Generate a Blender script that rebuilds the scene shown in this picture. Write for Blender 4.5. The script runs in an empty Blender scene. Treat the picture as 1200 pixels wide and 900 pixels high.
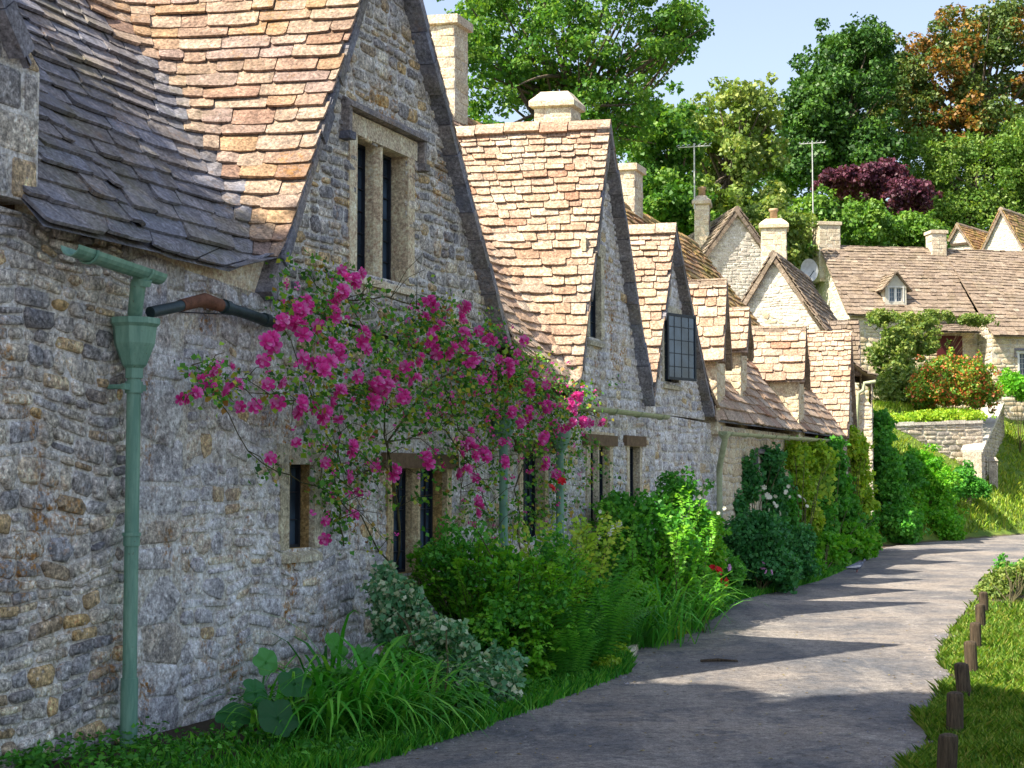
import bpy, math, random
import numpy as np
from mathutils import Vector, Matrix, noise
R = math.radians
random.seed(7); rng = np.random.default_rng(7)
S = bpy.context.scene; COL = S.collection

# ------------------------------------------------------------------ camera, sky, sun, exposure
EYE = 1.66; FPX = 1800.0; PITCH = math.atan(110/1800)
cam = bpy.data.cameras.new('camera'); co = bpy.data.objects.new('camera', cam); COL.objects.link(co)
cam.sensor_width = 36; cam.lens = 54; cam.clip_end = 2000; cam.clip_start = .1
co.location = (0, 0, EYE); co.rotation_euler = (R(90)+PITCH, 0, 0); S.camera = co
SUN_TO = Vector((-.87, -.48, 0)).normalized(); ELEV = R(50)
w = bpy.data.worlds.new('World'); S.world = w; w.use_nodes = True
wn = w.node_tree.nodes; bg = wn['Background']
sky = wn.new('ShaderNodeTexSky'); sky.sky_type = 'NISHITA'; sky.sun_disc = False
sky.sun_elevation = ELEV; sky.sun_rotation = math.atan2(SUN_TO.x, SUN_TO.y) % (2*math.pi)
sky.air_density = 1.0; sky.dust_density = 2.0; sky.ozone_density = 3.5; sky.altitude = 100
hs = wn.new('ShaderNodeHueSaturation'); hs.inputs['Saturation'].default_value = .68; w.node_tree.links.new(sky.outputs[0], hs.inputs['Color']); w.node_tree.links.new(hs.outputs[0], bg.inputs[0]); bg.inputs[1].default_value = .11
sun = bpy.data.lights.new('sun', 'SUN'); sun.energy = 4.7; sun.angle = R(.6); sun.color = (1, .90, .74)
so = bpy.data.objects.new('sun', sun); COL.objects.link(so)
sd = Vector((SUN_TO.x*math.cos(ELEV), SUN_TO.y*math.cos(ELEV), math.sin(ELEV)))
so.rotation_euler = sd.to_track_quat('Z', 'Y').to_euler(); so.location = (-20, -10, 30)
S.view_settings.view_transform = 'Standard'; S.view_settings.look = 'None'
S.view_settings.gamma = 1; S.view_settings.exposure = 1.32

# ------------------------------------------------------------------ geometry of the view: a picture point to a ray
FW = Vector((0, math.cos(PITCH), math.sin(PITCH))); UP = Vector((0, -math.sin(PITCH), math.cos(PITCH)))
C0 = Vector((0, 0, EYE))
def ray(x, y): return Vector((1, 0, 0))*((x-600)/FPX) + UP*((450-y)/FPX) + FW
def ground(x, y, z=0):
    d = ray(x, y); return C0 + d*((z-EYE)/d.z)
def at(x, y, Y):
    d = ray(x, y); return C0 + d*(Y/d.y)
class Frame:
    """s along the front, d into the building, z up"""
    def __init__(s, o, th, thd=None):
        s.o = Vector((o[0], o[1], 0)); s.T = Vector((math.sin(th), math.cos(th), 0))
        td = th if thd is None else thd
        s.D = Vector((-math.cos(td), math.sin(td), 0)); s.N = Vector((s.T.y, -s.T.x, 0))
    def __call__(s, a, d, z): return s.o + s.T*a + s.D*d + Vector((0, 0, z))
    def img(s, x, y, d=0):
        """picture point -> (s, z) on the plane at depth d"""
        r = ray(x, y); p0 = s.o + s.D*d; k = (p0-C0).dot(s.N)/r.dot(s.N); P = C0 + r*k
        q = P - p0; q.z = 0
        return q.dot(s.T), P.z
A0 = ground(143, 880); A1 = ground(1000, 648)
TH = math.atan2(A1.x-A0.x, A1.y-A0.y); THD = R(11)
ROW = Frame(A0, TH, THD)

# ------------------------------------------------------------------ objects
def tag(o, label=None, cat=None, group=None, kind=None):
    if label: o['label'] = label
    if cat: o['category'] = cat
    if group: o['group'] = group
    if kind: o['kind'] = kind
    return o
def thing(name, loc, label, cat, group=None):
    o = bpy.data.objects.new(name, None); COL.objects.link(o); o.location = loc; o.empty_display_size = .2
    return tag(o, label, cat, group)
def put(o, parent=None):
    COL.objects.link(o)
    if parent is not None:
        o.parent = parent
        loc = Vector((0, 0, 0)); q = parent
        while q is not None: loc += q.location; q = q.parent
        # meshes are modelled in world coordinates: undo the parents' translation
        o.location = o.location - loc if o.location.length == 0 else o.location - loc
        if o.parent.type == 'MESH': pass
    return o
class MB:
    def __init__(s): s.v = []; s.f = []; s.c = []; s.mi = {}; s.pick = None; s.mat2 = None
    def face(s, pts, c=None):
        n = len(s.v); s.v += [tuple(p) for p in pts]; s.f.append(tuple(range(n, n+len(pts)))); s.c.append(c or (random.random(),)*3)
    def grid(s, rows, c=None, close=False):
        n = len(s.v); m = len(rows[0]); c = c or tuple(random.random() for _ in range(3))
        for r in rows: s.v += [tuple(p) for p in r]
        for i in range(len(rows)-1):
            for j in range(m if close else m-1):
                k = (j+1) % m
                s.f.append((n+i*m+j, n+i*m+k, n+(i+1)*m+k, n+(i+1)*m+j)); s.c.append(c)
    def hexa(s, p, c=None):
        """8 points: bottom 4 then top 4"""
        n = len(s.v); s.v += [tuple(q) for q in p]; c = c or tuple(random.random() for _ in range(3))
        for f in ((3,2,1,0),(4,5,6,7),(0,1,5,4),(1,2,6,5),(2,3,7,6),(3,0,4,7)):
            s.f.append(tuple(n+i for i in f)); s.c.append(c)
    def box(s, F, s0, s1, d0, d1, z0, z1, c=None, j=0):
        q = lambda: random.uniform(-j, j)
        s.hexa([F(a+q(), b+q(), z+q()) for z in (z0, z1) for a, b in ((s0, d0), (s1, d0), (s1, d1), (s0, d1))], c)
    def tube(s, pts, r, n=8, c=None, cap=True):
        pts = [Vector(p) for p in pts]; rows = []; up = Vector((.13, .27, 1)).normalized()
        for i, p in enumerate(pts):
            t = (pts[min(i+1, len(pts)-1)] - pts[max(i-1, 0)]).normalized()
            u = t.cross(up)
            if u.length < .1: u = t.cross(Vector((1, 0, 0)))
            u.normalize(); v = t.cross(u); rr = r[i] if hasattr(r, '__len__') else r
            rows.append([p + (u*math.cos(2*math.pi*k/n) + v*math.sin(2*math.pi*k/n))*rr for k in range(n)])
        c = c or tuple(random.random() for _ in range(3))
        s.grid(rows, c, True)
        if cap: s.face(rows[0][::-1], c); s.face(rows[-1], c)
    def ring(s, centre, prof, n=16, ang=0, c=None):
        """lathe: prof = [(r, z)...]"""
        centre = Vector(centre)
        rows = [[centre + Vector((r*math.cos(ang+2*math.pi*k/n), r*math.sin(ang+2*math.pi*k/n), z)) for k in range(n)] for r, z in prof]
        s.grid(rows, c, True)
    def build(s, name, mat, parent=None, smooth=False):
        me = bpy.data.meshes.new(name); me.from_pydata(s.v, [], s.f)
        a = me.attributes.new('rnd', 'FLOAT_VECTOR', 'FACE'); a.data.foreach_set('vector', np.array(s.c, dtype=np.float32).ravel())
        if smooth: me.polygons.foreach_set('use_smooth', [True]*len(me.polygons))
        me.materials.append(mat)
        if s.mat2: me.materials.append(s.mat2); a_ = np.zeros(len(me.polygons), dtype=np.int32); a_[[i for i in s.mi]] = 1; me.polygons.foreach_set('material_index', a_)
        me.update()
        return put(bpy.data.objects.new(name, me), parent)
def npmesh(name, V, nv, mat, rnd, parent=None, smooth=False):
    """V (N*nv,3): N separate faces of nv vertices; rnd (N,3)"""
    n = len(V)//nv; me = bpy.data.meshes.new(name)
    me.vertices.add(len(V)); me.vertices.foreach_set('co', V.astype(np.float32).ravel())
    me.loops.add(len(V)); me.loops.foreach_set('vertex_index', np.arange(len(V), dtype=np.int32))
    me.polygons.add(n); me.polygons.foreach_set('loop_start', np.arange(0, len(V), nv, dtype=np.int32))
    me.update(calc_edges=True)
    a = me.attributes.new('rnd', 'FLOAT_VECTOR', 'FACE'); a.data.foreach_set('vector', rnd.astype(np.float32).ravel())
    if smooth: me.polygons.foreach_set('use_smooth', [True]*n)
    me.materials.append(mat)
    return put(bpy.data.objects.new(name, me), parent)
def unit(a): return a/(np.linalg.norm(a, axis=1, keepdims=True)+1e-9)
def leaf_verts(P, D, N, L, Wd, fold=.15):
    D = unit(D); Sd = unit(np.cross(D, N)); N = unit(np.cross(Sd, D))
    L = L[:, None]; Wd = Wd[:, None]
    a = P; m = P + D*L*.45; b = P + D*L - N*L*.12
    l = m - Sd*Wd + N*Wd*fold*2; r = m + Sd*Wd + N*Wd*fold*2
    return np.stack([a, r, b, l], 1).reshape(-1, 3)
def leaves(name, P, N, size, mat, parent=None, aspect=.42, droop=.3, spread=.9, rv=None):
    n = len(P); D = rng.normal(size=(n, 3))*spread + N*.6; D[:, 2] -= droop
    Nn = N*1.0 + rng.normal(size=(n, 3))*.55; Nn[:, 2] += .35
    L = size*rng.uniform(.6, 1.35, n); V = leaf_verts(P, D, Nn, L, L*aspect*rng.uniform(.8, 1.2, n))
    rn = rng.random((n, 3))
    if rv is not None: rn[:, 0] = rv
    return npmesh(name, V, 4, mat, rn, parent)
def clumps(centres, radii, n, squash=.75):
    """points and outward normals on the shells of many small clumps"""
    C = np.array(centres); Rr = np.array(radii); w_ = Rr**1.8; k = rng.choice(len(C), n, p=w_/w_.sum())
    d = unit(rng.normal(size=(n, 3))); rr = Rr[k]*rng.uniform(.55, 1.08, n)**.6
    P = C[k] + d*rr[:, None]*np.array([1, 1, squash]); return P, d, k
def copy_part(o, parent, loc, rot=None, sc=None):
    c = o.copy(); COL.objects.link(c); c.parent = parent; c.location = loc
    if rot is not None: c.rotation_euler = rot
    if sc is not None: c.scale = (sc,)*3
    return c

# ------------------------------------------------------------------ materials
class Mat:
    def __init__(s, name, rough=.85):
        s.m = bpy.data.materials.new(name); s.m.use_nodes = True; s.t = s.m.node_tree
        s.b = s.t.nodes['Principled BSDF']; s.out = s.t.nodes['Material Output']; s.b.inputs['Roughness'].default_value = rough
        s.b.inputs['Specular IOR Level'].default_value = .25
        s.tc = s.n('ShaderNodeTexCoord').outputs['Object']
    def n(s, k): return s.t.nodes.new(k)
    def l(s, a, b): s.t.links.new(a, b)
    def setin(s, sock, v):
        if isinstance(v, bpy.types.NodeSocket): s.l(v, sock)
        else: sock.default_value = v
    def noise(s, sc, det=4, rough=.6, vec=None, dist=0):
        n = s.n('ShaderNodeTexNoise'); n.inputs['Scale'].default_value = sc; n.inputs['Detail'].default_value = det
        n.inputs['Roughness'].default_value = rough; n.inputs['Distortion'].default_value = dist; s.l(vec or s.tc, n.inputs['Vector']); return n.outputs['Fac']
    def voro(s, sc, feat='F1', vec=None, out='Distance'):
        n = s.n('ShaderNodeTexVoronoi'); n.feature = feat; n.inputs['Scale'].default_value = sc; s.l(vec or s.tc, n.inputs['Vector']); return n.outputs[out]
    def scale(s, v3):
        n = s.n('ShaderNodeMapping'); n.inputs['Scale'].default_value = v3; s.l(s.tc, n.inputs['Vector']); return n.outputs[0]
    def ramp(s, fac, stops, interp='LINEAR'):
        n = s.n('ShaderNodeValToRGB'); e = n.color_ramp; e.interpolation = interp
        while len(e.elements) < len(stops): e.elements.new(.5)
        for el, (p, c) in zip(e.elements, stops): el.position = p; el.color = (*c, 1) if hasattr(c, '__len__') else (c, c, c, 1)
        s.l(fac, n.inputs[0]); return n.outputs[0]
    def mix(s, fac, a, b, mode='MIX'):
        n = s.n('ShaderNodeMix'); n.data_type = 'RGBA'; n.blend_type = mode
        s.setin(n.inputs[0], fac)
        for k, v in ((6, a), (7, b)):
            if isinstance(v, tuple): v = (*v, 1) if len(v) == 3 else v
            s.setin(n.inputs[k], v)
        return n.outputs[2]
    def math(s, op, a, b=0.0):
        n = s.n('ShaderNodeMath'); n.operation = op; s.setin(n.inputs[0], a); s.setin(n.inputs[1], b); return n.outputs[0]
    def rnd(s):
        a = s.n('ShaderNodeAttribute'); a.attribute_name = 'rnd'; x = s.n('ShaderNodeSeparateXYZ'); s.l(a.outputs['Vector'], x.inputs[0]); return x.outputs
    def bump(s, h, st, dist=.02, prev=None):
        n = s.n('ShaderNodeBump'); n.inputs['Strength'].default_value = st; n.inputs['Distance'].default_value = dist; s.l(h, n.inputs['Height'])
        if prev: s.l(prev, n.inputs['Normal'])
        s.l(n.outputs[0], s.b.inputs['Normal']); return n.outputs[0]
    def col(s, c): s.setin(s.b.inputs['Base Color'], (*c, 1) if isinstance(c, tuple) else c)
    def pos(s):
        x = s.n('ShaderNodeSeparateXYZ'); s.l(s.tc, x.inputs[0]); return x.outputs

def stone(name, stops, blot=.5, white=.5, orange=.5, blue=.4, bump=.5, moss=0, grit=.25):
    m = Mat(name, .9); r = m.rnd(); c = m.ramp(r[0], stops)
    n1 = m.noise(7, 8, .72); c = m.mix(blot, c, m.ramp(n1, [(.3, .08), (.48, .45), (.66, 1.0)]), 'OVERLAY')
    nf = m.noise(38, 6, .78); c = m.mix(.75, c, m.ramp(nf, [(.34, .08), (.5, .5), (.66, 1.)]), 'OVERLAY')
    if blue: c = m.mix(m.math('MULTIPLY', m.ramp(m.noise(2.3, 5, .65, dist=.6), [(.48, 0.), (.66, 1.)]), blue), c, (.20, .22, .29))
    if white:
        k = m.math('MULTIPLY', m.ramp(m.voro(22), [(.12, 1.), (.36, 0.)]), m.ramp(m.noise(5, 4, .7), [(.5, 0.), (.6, 1.)]))
        k = m.math('MAXIMUM', k, m.ramp(m.noise(26, 7, .75), [(.6, 0.), (.68, .9)])); c = m.mix(m.math('MULTIPLY', k, white), c, (.56, .56, .58))
    if orange:
        k = m.math('MULTIPLY', m.ramp(m.noise(2.1, 3, .6, vec=m.scale((1, 1, .55))), [(.56, 0.), (.66, 1.)]), m.ramp(m.noise(24, 4, .7), [(.5, 0.), (.58, 1.)]))
        c = m.mix(m.math('MULTIPLY', k, orange), c, (.36, .17, .035))
    dk = m.ramp(m.noise(18, 8, .8), [(.3, .2), (.42, 1.)]); c = m.mix(.75, c, dk, 'MULTIPLY')
    if grit: c = m.mix(grit, c, m.ramp(m.noise(30, 7, .82), [(.38, .30), (.5, 1.12), (.62, 2.0)]), 'MULTIPLY')
    if moss: c = m.mix(m.math('MULTIPLY', m.ramp(m.noise(1.6, 5, .7), [(.5, 0.), (.66, 1.)]), moss), c, (.17, .16, .03))
    m.col(c); b = m.bump(n1, bump, .03); m.bump(nf, bump, .012, b); return m.m

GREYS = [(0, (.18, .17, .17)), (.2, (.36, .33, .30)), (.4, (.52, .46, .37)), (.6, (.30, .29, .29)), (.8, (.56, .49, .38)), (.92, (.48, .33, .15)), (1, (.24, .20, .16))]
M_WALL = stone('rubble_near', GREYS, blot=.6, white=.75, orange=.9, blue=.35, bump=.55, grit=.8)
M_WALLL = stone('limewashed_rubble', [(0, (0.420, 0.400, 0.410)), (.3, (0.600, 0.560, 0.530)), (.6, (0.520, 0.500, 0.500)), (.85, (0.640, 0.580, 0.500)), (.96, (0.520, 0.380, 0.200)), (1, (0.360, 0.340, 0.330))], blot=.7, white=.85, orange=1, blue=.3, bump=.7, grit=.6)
M_MORT = stone('lime_mortar', [(0, (.60, .56, .50)), (1, (.60, .56, .50))], blot=.6, white=.7, orange=.7, blue=.35, bump=.6, grit=.4)
M_WALL2 = stone('rubble_warm', [(0, (.30, .27, .22)), (.3, (.42, .36, .27)), (.6, (.50, .43, .33)), (.85, (.36, .31, .25)), (1, (.24, .22, .20))], blot=.5, white=.4, orange=.4, blue=.15, bump=.4)
M_WALL3 = stone('rubble_pale', [(0, (0.445, 0.402, 0.342)), (.4, (0.564, 0.513, 0.436)), (.8, (0.616, 0.573, 0.496)), (1, (0.479, 0.427, 0.368))], blot=.3, white=.5, orange=.1, blue=0, bump=.3)
M_ASH = stone('dressed_stone', [(0, (0.460, 0.406, 0.279)), (.5, (0.529, 0.473, 0.342)), (1, (0.414, 0.372, 0.279))], blot=.45, white=.4, orange=.4, blue=.15, bump=.3)
M_GOLD = stone('golden_stone', [(0, (.40, .26, .10)), (.5, (.48, .33, .14)), (1, (.34, .22, .09))], blot=.4, white=.2, orange=.3, blue=0, bump=.2)
M_TILE = stone('stone_tiles', [(0, (0.335, 0.217, 0.147)), (.2, (0.391, 0.280, 0.193)), (.4, (0.438, 0.329, 0.238)), (.6, (0.372, 0.257, 0.184)), (.75, (0.428, 0.347, 0.268)), (.9, (0.345, 0.257, 0.193)), (1, (0.317, 0.180, 0.117))], blot=.4, white=.25, orange=.1, blue=0, bump=.5, grit=.3)
M_TILEW = stone('warm_stone_tiles', [(0, (0.252, 0.158, 0.118)), (.25, (0.297, 0.217, 0.161)), (.5, (0.332, 0.252, 0.192)), (.7, (0.240, 0.175, 0.155)), (.88, (0.320, 0.210, 0.124)), (1, (0.206, 0.128, 0.093))], blot=.45, white=.25, orange=.5, blue=0, bump=.5, moss=.15)
M_TILEG = stone('shade_toned_grey_tiles', [(0, (0.140, 0.130, 0.132)), (.3, (0.210, 0.187, 0.179)), (.6, (0.175, 0.180, 0.218)), (.8, (0.251, 0.216, 0.194)), (1, (0.119, 0.122, 0.148))], blot=.45, white=.35, orange=.3, blue=.5, bump=.45, moss=.25)  # greys darkened and made bluer to stand for shade on the near roof
M_TILEM = stone('mossy_stone_tiles', [(0, (.30, .17, .10)), (.3, (.36, .22, .12)), (.6, (.42, .28, .10)), (1, (.24, .15, .10))], blot=.5, white=.2, orange=.9, blue=0, bump=.5, moss=.9)
M_TILEB = stone('brown_stone_tiles', [(0, (0.162, 0.121, 0.091)), (.3, (0.214, 0.166, 0.123)), (.6, (0.250, 0.194, 0.145)), (.85, (0.184, 0.143, 0.113)), (1, (0.298, 0.246, 0.188))], blot=.4, white=.35, orange=.15, blue=0, bump=.3, moss=.12)
def plain(name, c, rough=.6, nb=0, vary=.25, sc=9, metal=0):
    m = Mat(name, rough); f = m.ramp(m.noise(sc, 6, .7), [(.3, 1-vary), (.7, 1+vary)]); m.col(m.mix(1, (*c,), f, 'MULTIPLY')); m.b.inputs['Metallic'].default_value = metal
    if nb: m.bump(m.noise(sc*4, 5), nb, .01)
    return m.m
M_PIPE = Mat('green_paint', .45); _c = M_PIPE.mix(M_PIPE.ramp(M_PIPE.noise(5, 6, .7, vec=M_PIPE.scale((4, 4, .5))), [(.4, 0.), (.62, 1.)]), (.13, .27, .20), (.22, .38, .28)); _c = M_PIPE.mix(M_PIPE.ramp(M_PIPE.noise(38, 6, .8), [(.62, 0.), (.68, 1.)]), _c, (.10, .07, .04)); M_PIPE.col(_c); M_PIPE.bump(M_PIPE.noise(60, 4), .15, .004); M_PIPE = M_PIPE.m
M_GUT = plain('pale_green_paint', (.36, .40, .24), .5, .15, .3, 12)
M_DARKP = plain('dark_iron', (.03, .05, .055), .45, .2, .4); M_RUST = plain('rusty_iron', (.16, .07, .04), .8, .4, .5, 20)
M_WOOD = Mat('weathered_wood', .9); _g = M_WOOD.noise(14, 7, .75, vec=M_WOOD.scale((4, 4, .35))); M_WOOD.col(M_WOOD.mix(M_WOOD.ramp(_g, [(.35, 0.), (.65, 1.)]), (.022, .016, .012), (.13, .095, .06))); M_WOOD.bump(_g, .8, .02); M_WOOD = M_WOOD.m; M_WHITE = plain('white_paint', (.75, .74, .70), .5, .1, .1)
M_LEAD = plain('black_lead', (.02, .025, .035), .4, 0, .3); M_DARK = plain('dark_interior', (.012, .012, .014), .9)
M_METAL = plain('pale_metal', (.5, .52, .5), .4, 0, .2)
def glass(name, c=(.07, .11, .16)):
    m = Mat(name, .08); m.b.inputs['Specular IOR Level'].default_value = .6
    m.col(m.mix(m.ramp(m.noise(2.2, 2), [(.4, 0.), (.6, 1.)]), c, tuple(k*.35 for k in c))); m.bump(m.noise(3, 1), .08, .05); return m.m  # brighter bluish base colour stands in for reflections on the panes
M_GLASS = glass('window_glass')

def clip(poly, conv):
    """clip a polygon against a convex counter-clockwise polygon (2-D)"""
    out = poly
    for i in range(len(conv)):
        a = conv[i]; b = conv[(i+1) % len(conv)]; src = out; out = []
        f = lambda p: (b[0]-a[0])*(p[1]-a[1]) - (b[1]-a[1])*(p[0]-a[0])
        for j in range(len(src)):
            p = src[j]; q = src[(j+1) % len(src)]; fp = f(p); fq = f(q)
            if fp >= 0: out.append(p)
            if (fp < 0) != (fq < 0): t = fp/(fp-fq); out.append((p[0]+(q[0]-p[0])*t, p[1]+(q[1]-p[1])*t))
        if len(out) < 3: return []
    return out
def area(p): return .5*abs(sum(p[i][0]*p[(i+1) % len(p)][1]-p[(i+1) % len(p)][0]*p[i][1] for i in range(len(p))))
def ccw(p):
    a = sum(p[i][0]*p[(i+1) % len(p)][1]-p[(i+1) % len(p)][0]*p[i][1] for i in range(len(p))); return p if a > 0 else p[::-1]
def rubble(mb, mort, poly, P3, holes=(), size=(.24, .12), dep=.018, gap=.012, warp=.03, ashlar=False):
    """stones in courses over a mortar bed. P3(s, h, z): h is outward"""
    poly = ccw(poly); zs = [p[1] for p in poly]; ss = [p[0] for p in poly]; z0, z1, s0, s1 = min(zs), max(zs), min(ss), max(ss)
    zb = sorted({z0, z1} | {z for h in holes for z in h[2:4] if z0 < z < z1}); sb = sorted({s0, s1} | {x for h in holes for x in h[0:2] if s0 < x < s1})
    inh = lambda x, z: any(h[0] < x < h[1] and h[2] < z < h[3] for h in holes)
    for i in range(len(zb)-1):
        for j in range(len(sb)-1):
            if inh((sb[j]+sb[j+1])/2, (zb[i]+zb[i+1])/2): continue
            q = clip([(sb[j], zb[i]), (sb[j+1], zb[i]), (sb[j+1], zb[i+1]), (sb[j], zb[i+1])], poly)
            if q: mort.face([P3(a, 0, b) for a, b in q], (.5, .5, .5))
    rows = []
    for a, b in zip(zb[:-1], zb[1:]):
        n = max(1, round((b-a)/size[1])); hs = [random.uniform(.6, 1.5) if not ashlar else 1 for _ in range(n)]; t = sum(hs); z = a
        for h in hs: rows.append((z, z+h/t*(b-a))); z += h/t*(b-a)
    for a, b in rows:
        zm = (a+b)/2; iv = [(s0, s1)]
        for h in holes:
            if h[2] < zm < h[3]:
                nv = []
                for x, y in iv:
                    if h[1] <= x or h[0] >= y: nv.append((x, y)); continue
                    if x < h[0]: nv.append((x, h[0]))
                    if y > h[1]: nv.append((h[1], y))
                iv = nv
        for x, y in iv:
            s = x
            while s < y-.02:
                wd = size[0]*random.uniform(.55, 1.7); e = min(y, s+wd)
                if y-e < size[0]*.35: e = y
                g = gap*random.uniform(.5, 1.4); x0, x1, y0, y1 = s+g, e-g, a+g, b-g; s = e
                parts = [(y0, y1)]
                if not ashlar and y1-y0 > size[1]*.95 and random.random() < .3: m_ = (y0+y1)/2+random.uniform(-.01, .01); parts = [(y0, m_-g), (m_+g, y1)]
                for ya, yb in parts:
                    if x1-x0 < .02 or yb-ya < .015: continue
                    cx = min(x1-x0, yb-ya)*(.08 if ashlar else random.uniform(.15, .4)); J = 0 if ashlar else min(x1-x0, yb-ya)*.12
                    pl = [(x0+cx, ya), (x1-cx, ya), (x1, ya+cx), (x1, yb-cx), (x1-cx, yb), (x0+cx, yb), (x0, yb-cx), (x0, ya+cx)]
                    pl = [(p+random.uniform(-J, J), q+random.uniform(-J, J)) for p, q in pl]
                    if warp: pl = [(p+(noise.noise(Vector((p*2.3, q*2.3, 1.7))))*warp, q+(noise.noise(Vector((p*1.7, q*1.7, 8.3))))*warp*1.6) for p, q in pl]
                    pl = clip(pl, poly)
                    if not pl or area(pl) < .0008: continue
                    n = len(pl); mx = sum(p[0] for p in pl)/n; my = sum(p[1] for p in pl)/n; dd = dep*random.uniform(.4, 1.5); tx, ty = random.uniform(-.06, .06), random.uniform(-.06, .06)
                    base = len(mb.v); c = tuple(random.random() for _ in range(3))
                    for k, h in ((1, -.004), (.96, dd*.65), (.8, dd)):
                        for p, q in pl: mb.v.append(tuple(P3(mx+(p-mx)*k, h+(p-mx)*tx+(q-my)*ty + (random.uniform(-.15, .15)*dd if k < 1 else 0), my+(q-my)*k)))
                    mb.v.append(tuple(P3(mx, dd*1.08, my)))
                    for r_ in (0, 1):
                        for i in range(n):
                            k = (i+1) % n; o = base+r_*n; mb.f.append((o+i, o+k, o+n+k, o+n+i)); mb.c.append(c)
                    for i in range(n): mb.f.append((base+2*n+i, base+2*n+(i+1) % n, base+3*n)); mb.c.append(c)
def wall(F, polys, parent, mats=(None, None), d=0, holes=(), name='wall', side='front', **k):
    """polys in (s,z) [front] or (d,z) [side wall at s=d param]"""
    mb = MB(); mo = MB(); mat = mats[0] or M_WALL; mm = mats[1] or M_MORT
    if side == 'front': P3 = lambda a, h, z: F(a, d, z) + F.N*h
    elif side == 'left': P3 = lambda a, h, z: F(d, a, z) - F.T*h      # plane at s = d, facing -T
    elif side == 'right': P3 = lambda a, h, z: F(d, a, z) + F.T*h
    elif side == 'back': P3 = lambda a, h, z: F(a, d, z) + F.D*h
    for p in polys: rubble(mb, mo, p, P3, holes, **k)
    o = mb.build(name, mat, parent, True)
    mo.build('mortar', mm, o); return o

def resample(pts, n):
    """equal arc length polyline"""
    P = np.array([tuple(p) for p in pts]); L = np.concatenate([[0], np.cumsum(np.linalg.norm(np.diff(P, axis=0), axis=1))]); return P, L
def sample(PL, t):
    P, L = PL; return Vector([float(np.interp(t*L[-1], L, P[:, i])) for i in range(3)])
def tile_row(mb, lo, hi, size=.3, th=.028, lift=.03, jit=.018, flip=False):
    """one course of stone tiles between polylines lo and hi"""
    A = resample(lo, 0); B = resample(hi, 0); ln = A[1][-1]
    if ln < .05: return
    x = random.uniform(-size, 0)
    while x < ln:
        wd = size*random.uniform(.55, 1.6); a = max(0, x); b = min(ln, x+wd); x += wd
        if b-a < .05: continue
        while b-a > .07 and ((sample(A, a/ln)+sample(A, b/ln))*.5-sample(A, (a+b)*.5/ln)).length > .014: b = a+(b-a)*.6; x = b
        t0 = a/ln; t1 = b/ln
        p0, p1, q0, q1 = sample(A, t0), sample(A, t1), sample(B, t0), sample(B, t1)
        u = (p1-p0); L = u.length
        if L < .02: continue
        u.normalize(); v = (q0+q1-p0-p1)*.5; V = v.length
        if V < .01: continue
        n = u.cross(v).normalized()
        if n.z < 0: n = -n
        c = tuple(random.random() for _ in range(3)); g = .005; k = min(L, V)*random.uniform(.03, .14); T = th*random.uniform(.7, 1.4); dv = random.uniform(-jit, jit); li = lift*random.uniform(.7, 1.4)
        vv = v.normalized()
        lf = lambda a_, b_, h: p0.lerp(p1, a_).lerp(q0.lerp(q1, a_), b_) + n*h + vv*dv
        e = g/L; kk = k/L; kv = k/V; m = random.uniform(.35, .65); sag = random.uniform(-.03, .05)
        out = [(e, kv*random.uniform(.5, 1.5)), (e+kk, random.uniform(0, .03)), (m, -sag), (1-e-kk, random.uniform(0, .03)), (1-e, kv*random.uniform(.5, 1.5)), (1-e, 1), (e, 1)]
        hh = [li*(1-b_)+T for a_, b_ in out]; tilt = random.uniform(-.008, .008)
        top = [lf(a_, b_, h+tilt*(a_-.5)) for (a_, b_), h in zip(out, hh)]; bot = [lf(a_, b_, h-T) for (a_, b_), h in zip(out, hh)]
        base = len(mb.v); N = len(out); mb.v += [tuple(p) for p in top] + [tuple(p) for p in bot]
        if mb.pick and mb.pick((p0+p1+q0+q1)/4): mb.mi.update({i_: 1 for i_ in range(len(mb.f), len(mb.f)+N+1)})
        mb.f.append(tuple(range(base, base+N))); mb.c.append(c)
        for i in range(N):
            j = (i+1) % N; mb.f.append((base+i, base+j, base+N+j, base+N+i)); mb.c.append(c)
def tiles(mb, bed, row, z0, z1, h0=.2, h1=.11, size=.32, **k):
    """row(t) gives the level curve for t in 0..1 up the slope; z0..z1 is the slope length"""
    L = z1-z0; t = 0; lv = [0]
    while t < 1: t += ((h0+(h1-h0)*t)*random.uniform(.9, 1.1))/L; lv.append(min(t, 1))
    for i in range(len(lv)-1):
        if lv[i] >= 1: break
        lo = row(lv[i]); hi = row(min(1, lv[i+1]+(lv[i+1]-lv[i])*.25))
        if len(lo) < 2 or len(hi) < 2: continue
        f = 1-.35*lv[i]
        tile_row(mb, lo, hi, size*f, **k)
    m = 14; rows = []
    for i in range(m+1):
        r = row(i/m)
        if len(r) < 2: break
        A = resample(r, 0); rows.append([sample(A, j/24) - Vector((0, 0, .012)) for j in range(25)])
    bed.grid(rows, (.5, .5, .5))
def quad_roof(mb, bed, a, b, c, d, **k):
    """a,b eave ends; d,c ridge ends (a-d one verge, b-c the other)"""
    a, b, c, d = map(Vector, (a, b, c, d)); row = lambda t: [a.lerp(d, t), b.lerp(c, t)]
    tiles(mb, bed, row, 0, ((d-a).length+(c-b).length)/2, **k)
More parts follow.
